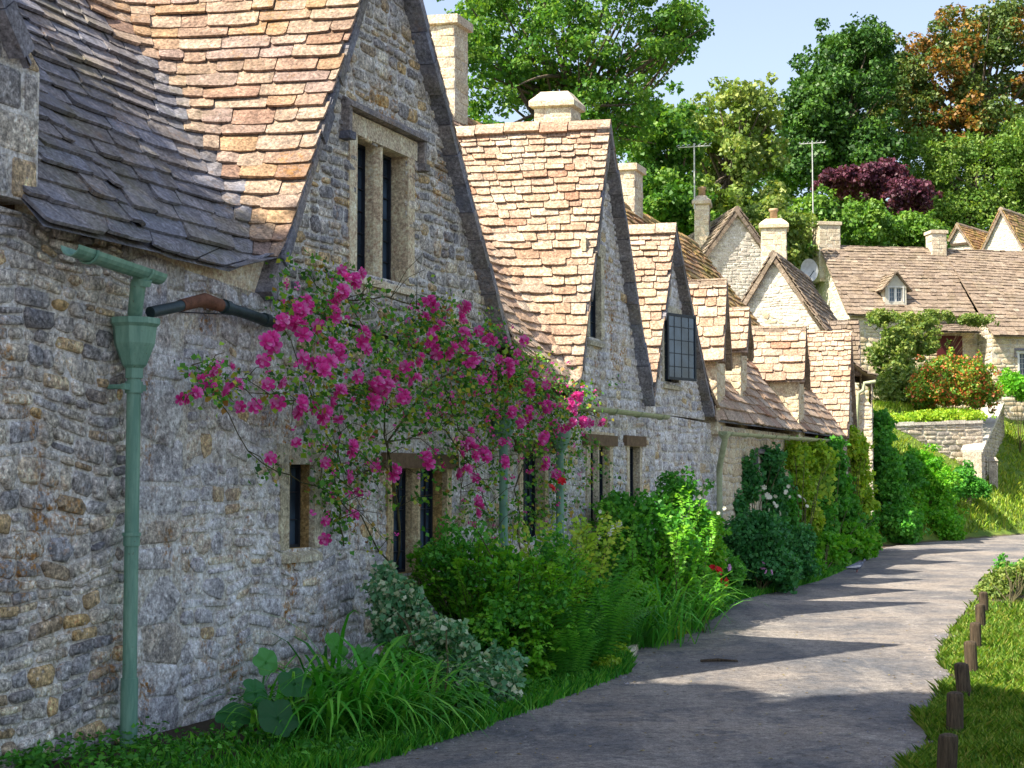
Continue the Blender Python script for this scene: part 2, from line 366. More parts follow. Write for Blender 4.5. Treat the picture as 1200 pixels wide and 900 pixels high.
def verge(mb, p, q, T, D, t=.13, w=.16, n=None):
    """stack of slab edges along the slope from p to q, w deep along D, hanging t below"""
    p = Vector(p); q = Vector(q); L = (q-p).length; n = n or max(3, int(L/.28)); u = (q-p)/L; nn = u.cross(D).normalized()
    if nn.z < 0: nn = -nn
    for i in range(n):
        a = p+u*(L*i/n+.004); b = p+u*(L*(i+1)/n-.004); e = D*random.uniform(-.015, .015); tt = nn*(t*random.uniform(.85, 1.05)); k = nn*-.012
        mb.hexa([a+e-tt, b+e-tt, b+D*w-tt, a+D*w-tt, a+e+k, b+e+k, b+D*w+k, a+D*w+k])
def ridge(mb, a, b, r=.12, size=.4, drop=.05):
    a = Vector(a); b = Vector(b); L = (b-a).length; u = (b-a)/L; sd_ = Vector((-u.y, u.x, 0)).normalized(); x = 0
    while x < L:
        y = min(L, x+size*random.uniform(.7, 1.3)); p = a+u*(x+.006); q = a+u*(y-.006); z = Vector((0, 0, random.uniform(-.012, .012)+.05)); R_ = r*random.uniform(.9, 1.1)
        rows = [[e+z+sd_*R_-Vector((0, 0, R_*1.1)), e+z+sd_*R_*.75-Vector((0, 0, R_*.55)), e+z+sd_*R_*.2, e+z-sd_*R_*.2, e+z-sd_*R_*.75-Vector((0, 0, R_*.55)), e+z-sd_*R_-Vector((0, 0, R_*1.1)), e-Vector((0, 0, R_))] for e in (p, q)]
        c = tuple(random.random() for _ in range(3)); mb.grid(rows, c, True); mb.face(rows[0], c); mb.face(rows[1][::-1], c); x = y

def window(F, s0, s1, z0, z1, parent, lights=2, d=0, deep=.2, fr=.11, hood=True, reveal=None, lead=True, mat=None, sill=True, white=False, label=None):
    """stone-framed window: surround (with chamfered reveals), mullions, panes, lead, hood mould, sill"""
    mb = MB(); rv = MB(); G = lambda a, h, z: F(a, d, z)+F.N*h; pr = .022
    def b(m, a0, a1, h0, h1, y0, y1, c=None): m.hexa([G(a, h, z) for z in (y0, y1) for a, h in ((a0, h1), (a1, h1), (a1, h0), (a0, h0))], c)
    b(mb, s0-fr, s0, -.03, pr, z0-.003, z1+.003); b(mb, s1, s1+fr, -.03, pr, z0-.003, z1+.003); b(mb, s0-fr-.04, s1+fr+.04, -.03, pr+.004, z1, z1+fr*1.25)
    o = mb.build('window', mat or (M_WHITE if white else M_ASH), parent)
    if label: o['label'] = label
    # reveals
    b(rv, s0-.03, s0, -deep, -.03, z0, z1); b(rv, s1, s1+.03, -deep, -.03, z0, z1); b(rv, s0, s1, -deep, -.03, z1-.0, z1+.03); b(rv, s0, s1, -deep, -.03, z0-.03, z0)
    rv.build('reveal', reveal or mat or (M_WHITE if white else M_ASH), o)
    g = MB(); g.face([G(s0, -deep+.01, z0), G(s1, -deep+.01, z0), G(s1, -deep+.01, z1), G(s0, -deep+.01, z1)])
    g.build('pane', M_GLASS, o)
    w_ = (s1-s0)/lights
    if lights > 1:
        m2 = MB()
        for i in range(1, lights):
            x = s0+w_*i; q = .045
            rows = [[G(x-q*.5, 0, z), G(x+q*.5, 0, z), G(x+q, -.05, z), G(x+q, -deep, z), G(x-q, -deep, z), G(x-q, -.05, z)] for z in (z0, z1)]
            m2.grid(rows, None, True)
        m2.build('mullion', mat or (M_WHITE if white else M_ASH), o)
    if lead:
        l = MB(); h = -deep+.03
        for i in range(lights):
            a = s0+w_*i+.03; e = s0+w_*(i+1)-.03; fw = .022
            b(l, a, a+fw, h-.02, h+.012, z0, z1); b(l, e-fw, e, h-.02, h+.012, z0, z1); b(l, a+fw, e-fw, h-.02, h+.012, z0, z0+fw); b(l, a+fw, e-fw, h-.02, h+.012, z1-fw, z1)
            nx = max(2, int((e-a)/.12)); nz = max(3, int((z1-z0)/.17))
            for k in range(1, nx): x = a+(e-a)*k/nx; b(l, x-.004, x+.004, h-.02, h, z0+fw, z1-fw)
            for k in range(1, nz): z = z0+(z1-z0)*k/nz; b(l, a+fw, e-fw, h-.02, h-.002, z-.004, z+.004)
        l.build('glazing_bars', M_WHITE if white else M_LEAD, o)
    if sill:
        s_ = MB(); rows = [[G(a, -deep, z0-.002), G(a, -.02, z0-.012), G(a, .05, z0-.05), G(a, .05, z0-.10), G(a, -.03, z0-.10)] for a in (s0-fr*.6, s1+fr*.6)]
        s_.grid(rows, None, True); s_.face(rows[0]); s_.face(rows[1][::-1]); s_.build('sill', mat or (M_WHITE if white else M_ASH), o)
    if hood == 'lintel':
        h = MB(); b(h, s0-fr-.1, s1+fr+.1, -.02, .05, z1+.004, z1+.13); h.build('lintel', M_BEAM, o)
    elif hood:
        h = MB(); x0, x1 = s0-fr-.12, s1+fr+.12; y = z1+fr*1.35
        rows = [[G(a, .0, y), G(a, .10, y), G(a, .10, y+.03), G(a, .03, y+.085), G(a, 0, y+.085)] for a in (x0, x1)]
        h.grid(rows, None, True); h.face(rows[0][::-1]); h.face(rows[1])
        for x in (x0, x1-.05):
            b(h, x, x+.05, 0, .08, y-.2, y-.002); b(h, x-.025, x+.075, 0, .1, y-.26, y-.2)
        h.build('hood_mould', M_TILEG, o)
    return o
def chimney(F, s, d, z0, z1, w, l, parent=None, mat=None, cap='slope', pot=False, label=None):
    """stack centred at (s,d): w along T, l along D"""
    o = MB(); mo = MB(); mat = M_CHIM; a0, a1, b0, b1 = s-w/2, s+w/2, d-l/2, d+l/2
    for side, P3, x0, x1 in (('l', lambda a, h, z: F(a0, a, z)-F.T*h, b0, b1), ('r', lambda a, h, z: F(a1, a, z)+F.T*h, b0, b1), ('f', lambda a, h, z: F(a, b0, z)-F.D*h, a0, a1), ('b', lambda a, h, z: F(a, b1, z)+F.D*h, a0, a1)):
        rubble(o, mo, [(x0, z0), (x1, z0), (x1, z1), (x0, z1)], P3, size=(.34, .15), dep=.008, gap=.004, warp=0, ashlar=True)
    ch = o.build('chimney', mat, parent); mo.build('mortar', M_MORT2, ch)
    if label: ch['label'] = label
    c = MB(); e = .07
    def ringb(k, z): return [F(a0-k, b0-k, z), F(a1+k, b0-k, z), F(a1+k, b1+k, z), F(a0-k, b1+k, z)]
    prof = [(0, z1-.001), (e, z1+.03), (e, z1+.12), (0, z1+.2), (-w*.18, z1+.30)] if cap == 'slope' else [(0, z1-.001), (e*.8, z1+.02), (e*.8, z1+.14), (-.03, z1+.16)]
    rows = [ringb(k, z) for k, z in prof]; c.grid(rows, None, True); c.face(rows[-1]); c.build('cap', mat, ch)
    zt = prof[-1][1]
    if pot:
        p = MB(); p.ring(F(s, d, zt), [(.0, 0), (.11, 0), (.10, .22), (.13, .24), (.13, .30), (.09, .30), (.08, .1)], 12); p.build('pot', M_POT, ch, True)
    return ch
M_MORT2 = stone('pale_mortar', [(0, (.56, .51, .42)), (1, (.56, .51, .42))], .3, .2, .1, 0, .3)
M_CREAM = stone('cream_limestone', [(0, (.52, .42, .27)), (.4, (.60, .49, .33)), (.8, (.64, .54, .38)), (1, (.50, .42, .30))], blot=.35, white=.3, orange=.15, blue=0, bump=.3)
M_CHIM = stone('chimney_stone', [(0, (.52, .43, .30)), (.5, (.60, .51, .37)), (1, (.55, .47, .36))], blot=.35, white=.2, orange=.2, blue=0, bump=.3)
M_BEAM = plain('old_oak', (.17, .11, .065), .85, .4, .4, 16)
M_POT = plain('buff_clay', (.45, .30, .18), .8, .2)

# ================================================================== ground
def smooth(a, b, x): t = np.clip((x-a)/(b-a), 0, 1); return t*t*(3-2*t)
def height(X, Y):
    ye = np.where(X < 9, 37.2+(9-X)*.0, 37.2+(X-9)*1.25); ye = np.minimum(ye, 49)
    q = np.maximum(0, Y-ye); h = np.minimum(.48*q, 4.0)*smooth(0, 1.2, q) + np.minimum(np.maximum(0, Y-62)*.5, 9) + np.maximum(0, Y-80)*.1
    back = np.maximum(0, -(X-(-3.5))*.93 + (Y-9)*.37 - 6.5)        # bank rising behind the cottages
    h2 = np.where(back > 0, .22*back, 0)
    h2 = np.minimum(h2, 9); k = smooth(30, 44, Y)
    return np.maximum(h, h2*(1-k)*(X < 8))
def terrain():
    xs = np.unique(np.concatenate([np.linspace(-140, -12, 40), np.linspace(-12, 32, 130), np.linspace(32, 160, 40)]))
    ys = np.unique(np.concatenate([np.linspace(-20, 30, 50), np.linspace(30, 75, 110), np.linspace(75, 260, 50)]))
    X, Y = np.meshgrid(xs, ys); Z = height(X, Y); f = smooth(0.05, .6, Z)
    nz = np.array([noise.noise(Vector((x*.35, y*.35, 0)))+.5*noise.noise(Vector((x*1.3, y*1.3, 4))) for x, y in zip(X.ravel(), Y.ravel())]).reshape(X.shape)
    Z = Z + nz*f*.18
    me = bpy.data.meshes.new('ground'); m, n = X.shape; V = np.stack([X, Y, Z], -1).reshape(-1, 3)
    i = (np.arange(m-1)[:, None]*n+np.arange(n-1)[None]).ravel(); Fc = np.stack([i, i+1, i+n+1, i+n], 1)
    me.from_pydata(V.tolist(), [], Fc.tolist()); me.polygons.foreach_set('use_smooth', [True]*len(me.polygons))
    mt = Mat('grassy_soil', .95); g = mt.mix(mt.ramp(mt.noise(.9, 6, .7), [(.35, 0.), (.65, 1.)]), (.10, .20, .025), (.24, .32, .05))
    g = mt.mix(.8, g, mt.ramp(mt.noise(14, 8, .8), [(.3, .35), (.7, 1.25)]), 'MULTIPLY')
    soil = mt.mix(mt.noise(20, 5), (.06, .045, .03), (.13, .10, .07)); p = mt.pos()
    g = mt.mix(mt.ramp(mt.math('ADD', p[2], mt.math('MULTIPLY', mt.noise(2.5, 5), .12)), [(.08, 0.), (.14, 1.)]), soil, g)
    mt.col(g); mt.bump(mt.noise(12, 8, .8), .8, .08)
    me.materials.append(mt.m); o = bpy.data.objects.new('ground', me); put(o); tag(o, kind='structure')
terrain()
# ---- road
LE = [(60, 985), (250, 935), (420, 902), (500, 876), (560, 858), (600, 842), (645, 826), (680, 812), (715, 798), (738, 786), (728, 770), (745, 763), (790, 748), (835, 725), (860, 707), (900, 697), (930, 689), (960, 681), (985, 670), (1010, 655), (1030, 645), (1060, 639), (1110, 633), (1160, 626), (1200, 620), (1300, 612), (1500, 600)]
RE = [(1040, 1000), (1055, 930), (1062, 900), (1086, 870), (1078, 852), (1090, 826), (1112, 795), (1098, 772), (1110, 750), (1128, 722), (1146, 700), (1149, 680), (1185, 668), (1260, 662), (1500, 655)]
def spl(pts, n=8):
    P = [ground(*p) for p in pts]; out = []
    for i in range(len(P)-1):
        a, b, c, d = P[max(i-1, 0)], P[i], P[i+1], P[min(i+2, len(P)-1)]
        for k in range(n):
            t = k/n; q = .5*((2*b)+(c-a)*t+(2*a-5*b+4*c-d)*t*t+(3*b-a-3*c+d)*t**3)
            q = q + Vector((noise.noise(q*3.1), noise.noise(q*3.1+Vector((5, 5, 5))), 0))*.05; q.z = 0; out.append(q)
    return out + [P[-1]]
def road():
    L = spl(LE); Rr = spl(RE)
    L = [Vector((-8, -12, 0)), Vector((-4.2, 5, 0))] + L; Rr = [Vector((9, -12, 0)), Vector((2.2, 5, 0))] + Rr
    from mathutils.geometry import tessellate_polygon
    pl = [Vector((p.x, p.y, .02)) for p in L + Rr[::-1]]; mb = MB(); mb.v = [tuple(p) for p in pl]
    for t in tessellate_polygon([pl]):
        a, b, c = (pl[k] for k in t); t = t if (b-a).cross(c-a).z > 0 else t[::-1]; mb.f.append(tuple(t)); mb.c.append((.5, .5, .5))
    mt = Mat('worn_asphalt', .9); n1 = mt.noise(.55, 6, .65); c = mt.mix(mt.ramp(n1, [(.35, 0.), (.62, 1.)]), (.11, .115, .13), (.28, .245, .215))
    c = mt.mix(mt.ramp(mt.noise(2.5, 7, .7, dist=.4), [(.52, 0.), (.60, .7)]), c, (.10, .105, .12))
    c = mt.mix(mt.ramp(mt.noise(1.3, 8, .75, dist=.8), [(.58, 0.), (.66, .65)]), c, (.42, .39, .35))
    ws = mt.scale((.55, .12, 1)); c = mt.mix(mt.ramp(mt.noise(2.2, 7, .75, vec=ws), [(.5, 0.), (.62, .6)]), c, (.33, .30, .27))
    c = mt.mix(mt.ramp(mt.noise(9, 8, .8), [(.58, 0.), (.64, .8)]), c, (.06, .058, .06)); c = mt.mix(.8, c, mt.ramp(mt.noise(22, 7, .82), [(.36, .45), (.5, 1.), (.66, 1.6)]), 'MULTIPLY')
    c = mt.mix(.6, c, mt.ramp(mt.noise(90, 4, .85), [(.36, .3), (.64, 1.6)]), 'MULTIPLY')
    mt.col(c)
    b = mt.bump(mt.noise(90, 4, .85), .8, .012); mt.bump(mt.noise(1.7, 5, .6), .5, .12, b)
    tag(mb.build('road', mt.m, None), kind='structure')
road()
# verge of soil/grass on the right and the flower bed on the left
M_BED = Mat('bed_soil', .95); M_BED.col(M_BED.mix(M_BED.noise(9, 8, .8), (.05, .035, .02), (.13, .10, .07))); M_BED.bump(M_BED.noise(25, 6, .8), 1, .04); M_BED = M_BED.m
mb = MB(); pts = [p for p in spl(LE, 4) if p.y < 36]; rows = []
for p in pts:
    q = p - A0; s = q.dot(ROW.T)
    w0 = ROW(s, .05, 0); rows.append([w0.lerp(p, t)+Vector((0, 0, .10*(1-t)*(t+.5)+.003)) for t in (0, .2, .4, .6, .8, .93, 1.0)])
tag(mb.grid(rows) or mb.build('flower_bed', M_BED, None, True), kind='structure')

# ================================================================== cottages of the row
TM = {}
def eave(s): return float(np.interp(s, [-2, 1.6, 6, 8, 25], [3.2, 2.97, 2.7, 2.5, 2.5]))
OV = .2; RID_D = 3.0; RID_Z = 6.75
def zmain(s, d):
    e = eave(s); return e + (d+OV)*(RID_Z-e)/(RID_D+OV)
def half(z, t, g, mid, side, kk=.22):
    """level curve at height z from s = mid on the main slope to the verge of a gable slope.
    g = (foot_s, foot_z, peak_s, peak_z); side +1: the gable is to the right of mid"""
    fs, fz, ps, pz = g; sl = (pz-fz)/(ps-fs)*side; e = eave(fs); tm = (RID_Z-e)/(RID_D+OV)
    if t >= pz: d = (z-e)/tm-OV; return [Vector((mid, d, z)), Vector((ps, d, z))]
    out = []
    for w in np.concatenate([np.linspace(-14, -2, 25), np.linspace(-1.9, 1.9, 25), np.linspace(2, 14, 25)]):
        a = z - kk*math.log(1+math.exp(w/kk)) if w/kk < 60 else z-w
        d = (a-e)/tm-OV; b = a+w; s = fs + side*(b-fz)/abs((pz-fz)/(ps-fs))
        out.append((s, d))
    # clip against mid and the verge plane
    vd = -.13; res = []
    for (s0, d0), (s1, d1) in zip(out[:-1], out[1:]):
        u0 = (s0-mid)*side; u1 = (s1-mid)*side
        if u1 < 0: continue
        if u0 < 0: t = -u0/(u1-u0); s0, d0 = s0+(s1-s0)*t, d0+(d1-d0)*t
        if d0 < vd: break
        if not res: res.append(Vector((s0, d0, z)))
        if d1 < vd: t = (d0-vd)/(d0-d1); res.append(Vector((s0+(s1-s0)*t, vd, z))); break
        res.append(Vector((s1, d1, z)))
    if len(res) < 2:
        s = fs+side*(z-fz)/abs((pz-fz)/(ps-fs)); res = [Vector((s-side*.02, vd+.04, z)), Vector((s, vd, z))]
    return res
def valley(mb, bed, gl, gr, mid, zlo, zhi, left_end=None, right_end=None, **k):
    cuts = sorted({zlo, zhi} | {g[3] for g in (gl, gr) if g and zlo < g[3] < zhi})
    for a, b in zip(cuts[:-1], cuts[1:]): valley1(mb, bed, gl, gr, mid, a, b, zlo, left_end, right_end, **k)
def valley1(mb, bed, gl, gr, mid, z0_, zhi, ze_, left_end=None, right_end=None, **k):
    F = ROW; zlo = z0_; e_ = ze_
    def row(t):
        z = zlo+(zhi-zlo)*t; out = []; top = (z0_+zhi)/2; dz = (z-e_)/((RID_Z-e_)/(RID_D+OV))-OV
        if gl: out += [p for p in half(z, top, gl, mid, -1)][::-1]
        else: out += [Vector((left_end, dz, z)), Vector((mid, dz, z))]
        if gr:
            r = half(z, top, gr, mid, 1); out += r[1:] if out else r
        else: out += [Vector((right_end, dz, z))]
        return [F(p.x, p.y, p.z) for p in out]
    tiles(mb, bed, row, 0, (zhi-zlo)*1.25, **k)

G1 = dict(L=(1.5, 2.98), P=(3.4, 6.55), R=(5.95, 3.0))
G2 = dict(L=(8.05, 2.62), P=(9.18, 5.85), R=(10.9, 2.62))
G3 = dict(L=(10.93, 2.75), P=(12.0, 5.05), R=(13.9, 2.62))
def gl(g): return (*g['L'], *g['P'])
def gr(g): return (*g['R'], *g['P'])
def leftslope(g): return gl(g)
def gable_bits(g, roof, vm, ridge_mat=True):
    """verges, ridge of one cross gable"""
    F = ROW; fs, fz = g['L']; ps, pz = g['P']; rs, rz = g['R']; vd = -.13
    v = MB()
    verge(v, F(fs-.04, vd, fz), F(ps, vd, pz), F.T, F.D); verge(v, F(rs+.04, vd, rz), F(ps, vd, pz), F.T, F.D)
    v.build('verge', vm, roof)
    e = eave(ps); dm = (pz-e)/((RID_Z-e)/(RID_D+OV))-OV
    r = MB(); ridge(r, F(ps, vd, pz), F(ps, dm+.1, pz+.0)); r.build('ridge_tiles', M_TILE, roof)
def roof_part(mb, bed, mat, parent, name='roof', bedmat=None):
    o = mb.build(name, mat, parent); bed.build('roof_bed', bedmat or mat, o); return o
def gutter(pts, r, parent, mat, label=None, brackets=True):
    mb = MB(); P = [Vector(p) for p in pts]; u = (P[-1]-P[0]).normalized(); sdv = u.cross(Vector((0, 0, 1))).normalized(); rows = []
    for p in P:
        rows.append([p + sdv*r*math.cos(a)+Vector((0, 0, r*math.sin(a))) for a in np.linspace(math.pi, 2*math.pi, 9)] + [p + sdv*(r-.006)*math.cos(a)+Vector((0, 0, (r-.006)*math.sin(a)+.001)) for a in np.linspace(2*math.pi, math.pi, 9)])
    mb.grid(rows, None, True); mb.face(rows[0]); mb.face(rows[-1][::-1])
    o = mb.build('gutter', mat, parent)
    if label: o['label'] = label
    if brackets:
        n = max(1, int((P[-1]-P[0]).length/1.0))
        for i in range(n+1):
            b = MB(); p = P[0].lerp(P[-1], (i+.3)/(n+.6)); b.tube([p + sdv*(r+.008)*math.cos(a)+Vector((0, 0, (r+.008)*math.sin(a))) for a in np.linspace(math.pi, 2*math.pi, 9)], .009, 5); b.build('bracket', mat, o)
    return o

M_GOLD2 = stone('ochre_stone', [(0, (.46, .34, .17)), (.5, (.56, .44, .26)), (1, (.42, .32, .18))], .4, .2, .3, 0, .3)
# ---- first cottage: the one the camera stands beside
c1 = thing('stone_cottage', ROW(0, 0, 0), 'nearest rubble cottage with green downpipe, mullioned gable window and sweeping slate valley', 'cottage', 'stone cottages of the row')
WG1 = (2.98, 3.92, 3.32, 4.42)
WA = (1.95, 2.33, 1.14, 1.76); WB = (3.66, 4.75, .85, 1.74); WC = (6.62, 7.25, 1.0, 1.92)
def gpoly(g, z0): return [(g['L'][0]-.0, z0), (g['R'][0], z0), (g['R'][0], g['R'][1]), g['P'], (g['L'][0], g['L'][1])]
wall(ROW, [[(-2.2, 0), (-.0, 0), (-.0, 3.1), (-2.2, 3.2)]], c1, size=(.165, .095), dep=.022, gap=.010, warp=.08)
wall(ROW, [[(0, 0), (.6, 0), (.6, 3.04), (0, 3.1)]], c1, size=(.5, .27), dep=.008, gap=.008, warp=.03, name='quoin', mats=(M_WALLL, M_MORT))
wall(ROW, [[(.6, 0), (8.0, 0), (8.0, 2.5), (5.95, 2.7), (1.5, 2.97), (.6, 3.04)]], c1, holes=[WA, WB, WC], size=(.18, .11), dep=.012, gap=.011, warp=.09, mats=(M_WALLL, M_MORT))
wall(ROW, [[(1.5, 2.975), (5.95, 2.7), (5.95, 3.0), G1['P'], (1.5, 2.98)]], c1, holes=[WG1], size=(.18, .10), dep=.018, gap=.012)
window(ROW, *WG1, c1, lights=2, deep=.17, fr=.13, mat=M_CREAM, label='two light stone mullioned window high in the gable')
window(ROW, *WA, c1, lights=1, deep=.13, fr=.12, hood=False, reveal=M_GOLD, label='narrow single window left of the rose')
window(ROW, *WB, c1, lights=2, deep=.15, fr=.1, hood='lintel', reveal=M_GOLD, mat=M_GOLD2, label='two light ground floor window behind the rose')
window(ROW, *WC, c1, lights=1, deep=.12, fr=.1, mat=M_CREAM, hood='lintel')
e = MB(); e.hexa([ROW(a, d, z) for z0_, z1_ in ((0, 0), (1, 1)) for a, d, z in ((-.9, .0, 2.9+.36*z0_), (1.62, .0, 2.86+.36*z0_), (1.62, .12, 2.86+.36*z0_), (-.9, .12, 2.9+.36*z0_))]); e.build('soffit', M_CREAM, c1)
# back and end walls, so that the house is a closed body
e = MB(); e.face([ROW(8, 0, 0), ROW(8, 6, 0), ROW(8, 6, 2.6), ROW(8, 3, 6.6), ROW(8, 0, 2.5)]); e.face([ROW(-2, 6, 0), ROW(8, 6, 0), ROW(8, 6, 2.6), ROW(-2, 6, 2.6)]); e.build('back_wall', M_WALL2, c1)
mb = MB(); bed = MB(); mb.mat2 = M_TILEW
def warm(p):
    q = p-ROW.o; d = q.dot(ROW.N)/ROW.D.dot(ROW.N); sv = (q-ROW.D*d).dot(ROW.T); g_ = G1; a_ = p.z-zmain(0, d) ; b_ = g_['L'][1]+(g_['P'][1]-g_['L'][1])/(g_['P'][0]-g_['L'][0])*(sv-g_['L'][0])
    return (b_-zmain(sv, d))+noise.noise(p*2)*.5+max(0, p.z-4.6)*1.1 > -.1
mb.pick = warm
valley(mb, bed, None, gl(G1), .0, 3.06, RID_Z, left_end=-1.1, h0=.17, h1=.115, size=.36, lift=.028, th=.022)
rA = roof_part(mb, bed, M_TILEG, c1); rA['label'] = 'shade-toned grey stone slates sweeping round the valley into the warm gable roof'
mb = MB(); bed = MB(); valley(mb, bed, gr(G1), gl(G2), 7.3, 2.62, RID_Z, h0=.165, h1=.10, size=.28, th=.022, lift=.026)
rB = roof_part(mb, bed, M_TILE, c1)
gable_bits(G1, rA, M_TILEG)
r = MB(); ridge(r, ROW(-1.1, 3, RID_Z), ROW(9.1, 3, RID_Z)); r.build('ridge_tiles', M_TILEM, rA)
def backslope(s0, s1, parent):
    mb = MB(); bed = MB(); quad_roof(mb, bed, ROW(s1, 6.2, 2.6), ROW(s0, 6.2, 2.6), ROW(s0, 3, RID_Z), ROW(s1, 3, RID_Z), h0=.4, h1=.3, size=.6); roof_part(mb, bed, M_TILEM, parent)
backslope(-1.1, 9.1, c1)
ch1 = chimney(ROW, 11.68+.22, 3.15, 5.8, 7.9, .44, .66, c1, M_WALL3, 'flat')

# ---- second cottage
c2 = thing('stone_cottage', ROW(9.2, 0, 0), 'second cottage with a tall steep gable and broad sunlit tile slope below a capped chimney', 'cottage', 'stone cottages of the row')
WD = (8.72, 9.42, 1.1, 2.03); WE = (10.2, 10.62, 1.2, 2.05); WU2 = (8.72, 9.12, 3.28, 4.25)
wall(ROW, [[(8.0, 0), (11.35, 0), (11.35, 2.5), (8.0, 2.5)]], c2, holes=[WD, WE], size=(.2, .11), dep=.012, mats=(M_WALLL, M_MORT))
wall(ROW, [gpoly(G2, 2.5)], c2, holes=[WU2], size=(.2, .11), dep=.014, mats=(M_WALLL, M_MORT))
window(ROW, *WD, c2, lights=2, deep=.1, fr=.13, mat=M_CREAM, hood='lintel'); window(ROW, *WE, c2, lights=1, deep=.1, fr=.1, mat=M_CREAM, hood='lintel')
window(ROW, *WU2, c2, lights=1, deep=.08, fr=.12, hood=False)
mb = MB(); bed = MB(); valley(mb, bed, gr(G2), gl(G3), 10.915, 2.62, RID_Z, h0=.165, h1=.10, size=.28, th=.022, lift=.026); rC = roof_part(mb, bed, M_TILE, c2)
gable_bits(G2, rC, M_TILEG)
r = MB(); ridge(r, ROW(9.1, 3, RID_Z), ROW(16.2, 3, RID_Z), .14); r.build('ridge_tiles', M_TILEM, rC)
backslope(9.1, 16.2, c2)
chimney(ROW, 16.36+.2, 3.1, 6.0, 7.8, .45, .62, c2, M_WALL3, 'slope', False)
e = MB(); e.face([ROW(8, 6, 0), ROW(16, 6, 0), ROW(16, 6, 2.6), ROW(8, 6, 2.6)]); e.build('back_wall', M_WALL2, c2)
# ---- third cottage
c3 = thing('stone_cottage', ROW(12.2, 0, 0), 'third cottage with an outward opened black leaded casement in its small gable', 'cottage', 'stone cottages of the row')
WU3 = (11.75, 12.45, 2.95, 3.85)
wall(ROW, [[(11.35, 0), (14.9, 0), (14.9, 2.45), (11.35, 2.5)]], c3, size=(.22, .12), dep=.012, mats=(M_WALLL, M_MORT))
wall(ROW, [gpoly(G3, 2.5)], c3, holes=[WU3], size=(.2, .11), dep=.014, mats=(M_WALLL, M_MORT))
wo = window(ROW, *WU3, c3, lights=1, deep=.12, fr=.1, hood=False)
# the casement leaf, hinged on the far side, swung outward
cs = MB(); hg = ROW(WU3[0]+.02, 0, 0)+ROW.N*.05; dr = (ROW.N*.34+ROW.T*.94).normalized(); Wl = .66; z0, z1 = 2.97, 3.86
def bar(m, a, b, y0, y1, t=.015):
    nn = dr.cross(Vector((0, 0, 1))); m.hexa([hg+dr*x+nn*k*t+Vector((0, 0, z)) for z in (y0, y1) for x, k in ((a, -1), (b, -1), (b, 1), (a, 1))])
bar(cs, 0, .035, z0, z1); bar(cs, Wl-.035, Wl, z0, z1); bar(cs, .035, Wl-.035, z0, z0+.035); bar(cs, .035, Wl-.035, z1-.035, z1)
for i in range(1, 4): bar(cs, Wl*i/4-.006, Wl*i/4+.006, z0+.03, z1-.03, .006)
for i in range(1, 5): z = z0+(z1-z0)*i/5; bar(cs, .035, Wl-.035, z-.006, z+.006, .005)
co_ = cs.build('casement', M_LEAD, c3); co_['label'] = 'black leaded casement swung open'
pn = MB(); bar(pn, .035, Wl-.035, z0+.035, z1-.035, .002)
gm = Mat('thin_glass', .08); gm.b.inputs['Transmission Weight'].default_value = .45; gm.b.inputs['Specular IOR Level'].default_value = .6; gm.col((.16, .22, .20)); pn.build('pane', M_GLASS, co_)
# ---- fourth: the long low roof with small gables beyond
c4 = thing('stone_cottage', ROW(19, 0, 0), 'fourth cottage, long sweeping roof with three small gabled dormers above the climbers', 'cottage', 'stone cottages of the row')
wall(ROW, [[(14.9, 0), (26.0, 0), (26.0, 2.45), (14.9, 2.45)]], c4, mats=(M_CREAM, M_MORT2), size=(.28, .14), dep=.014, holes=[(17.2, 17.9, 1.0, 1.9)])
window(ROW, 17.2, 17.9, 1.0, 1.9, c4, lights=2, deep=.15, fr=.12, hood=True)
mb = MB(); bed = MB(); mb.mat2 = M_TILEM; mb.pick = lambda p: p.z > 4.8+noise.noise(p*1.5); valley(mb, bed, gr(G3), None, 14.6, 2.5, RID_Z, right_end=18.5, h0=.22, h1=.15, size=.38); rD = roof_part(mb, bed, M_TILE, c3, bedmat=M_TILEG)
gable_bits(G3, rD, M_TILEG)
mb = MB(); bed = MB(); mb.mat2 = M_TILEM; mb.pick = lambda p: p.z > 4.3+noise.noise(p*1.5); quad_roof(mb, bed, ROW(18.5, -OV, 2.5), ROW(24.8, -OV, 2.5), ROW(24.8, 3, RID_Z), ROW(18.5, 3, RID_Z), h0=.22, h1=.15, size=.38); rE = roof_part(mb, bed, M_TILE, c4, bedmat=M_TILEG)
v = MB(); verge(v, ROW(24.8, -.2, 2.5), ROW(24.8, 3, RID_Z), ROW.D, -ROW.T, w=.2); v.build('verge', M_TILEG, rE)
r = MB(); ridge(r, ROW(16.2, 3, RID_Z), ROW(24.8, 3, RID_Z), .14); r.build('ridge_tiles', M_TILEM, rE)
backslope(16.2, 24.8, c4)
e = MB(); e.face([ROW(24.8, 0, 0), ROW(24.8, 6, 0), ROW(24.8, 6, 2.6), ROW(24.8, 3, 6.6), ROW(24.8, 0, 2.5)]); e.face([ROW(16, 6, 0), ROW(24.8, 6, 0), ROW(24.8, 6, 2.6), ROW(16, 6, 2.6)]); e.build('end_wall', M_WALL2, c4)
chimney(ROW, 20.15, 3.1, 6.0, 7.4, .5, .6, c4, M_WALL3, 'flat')
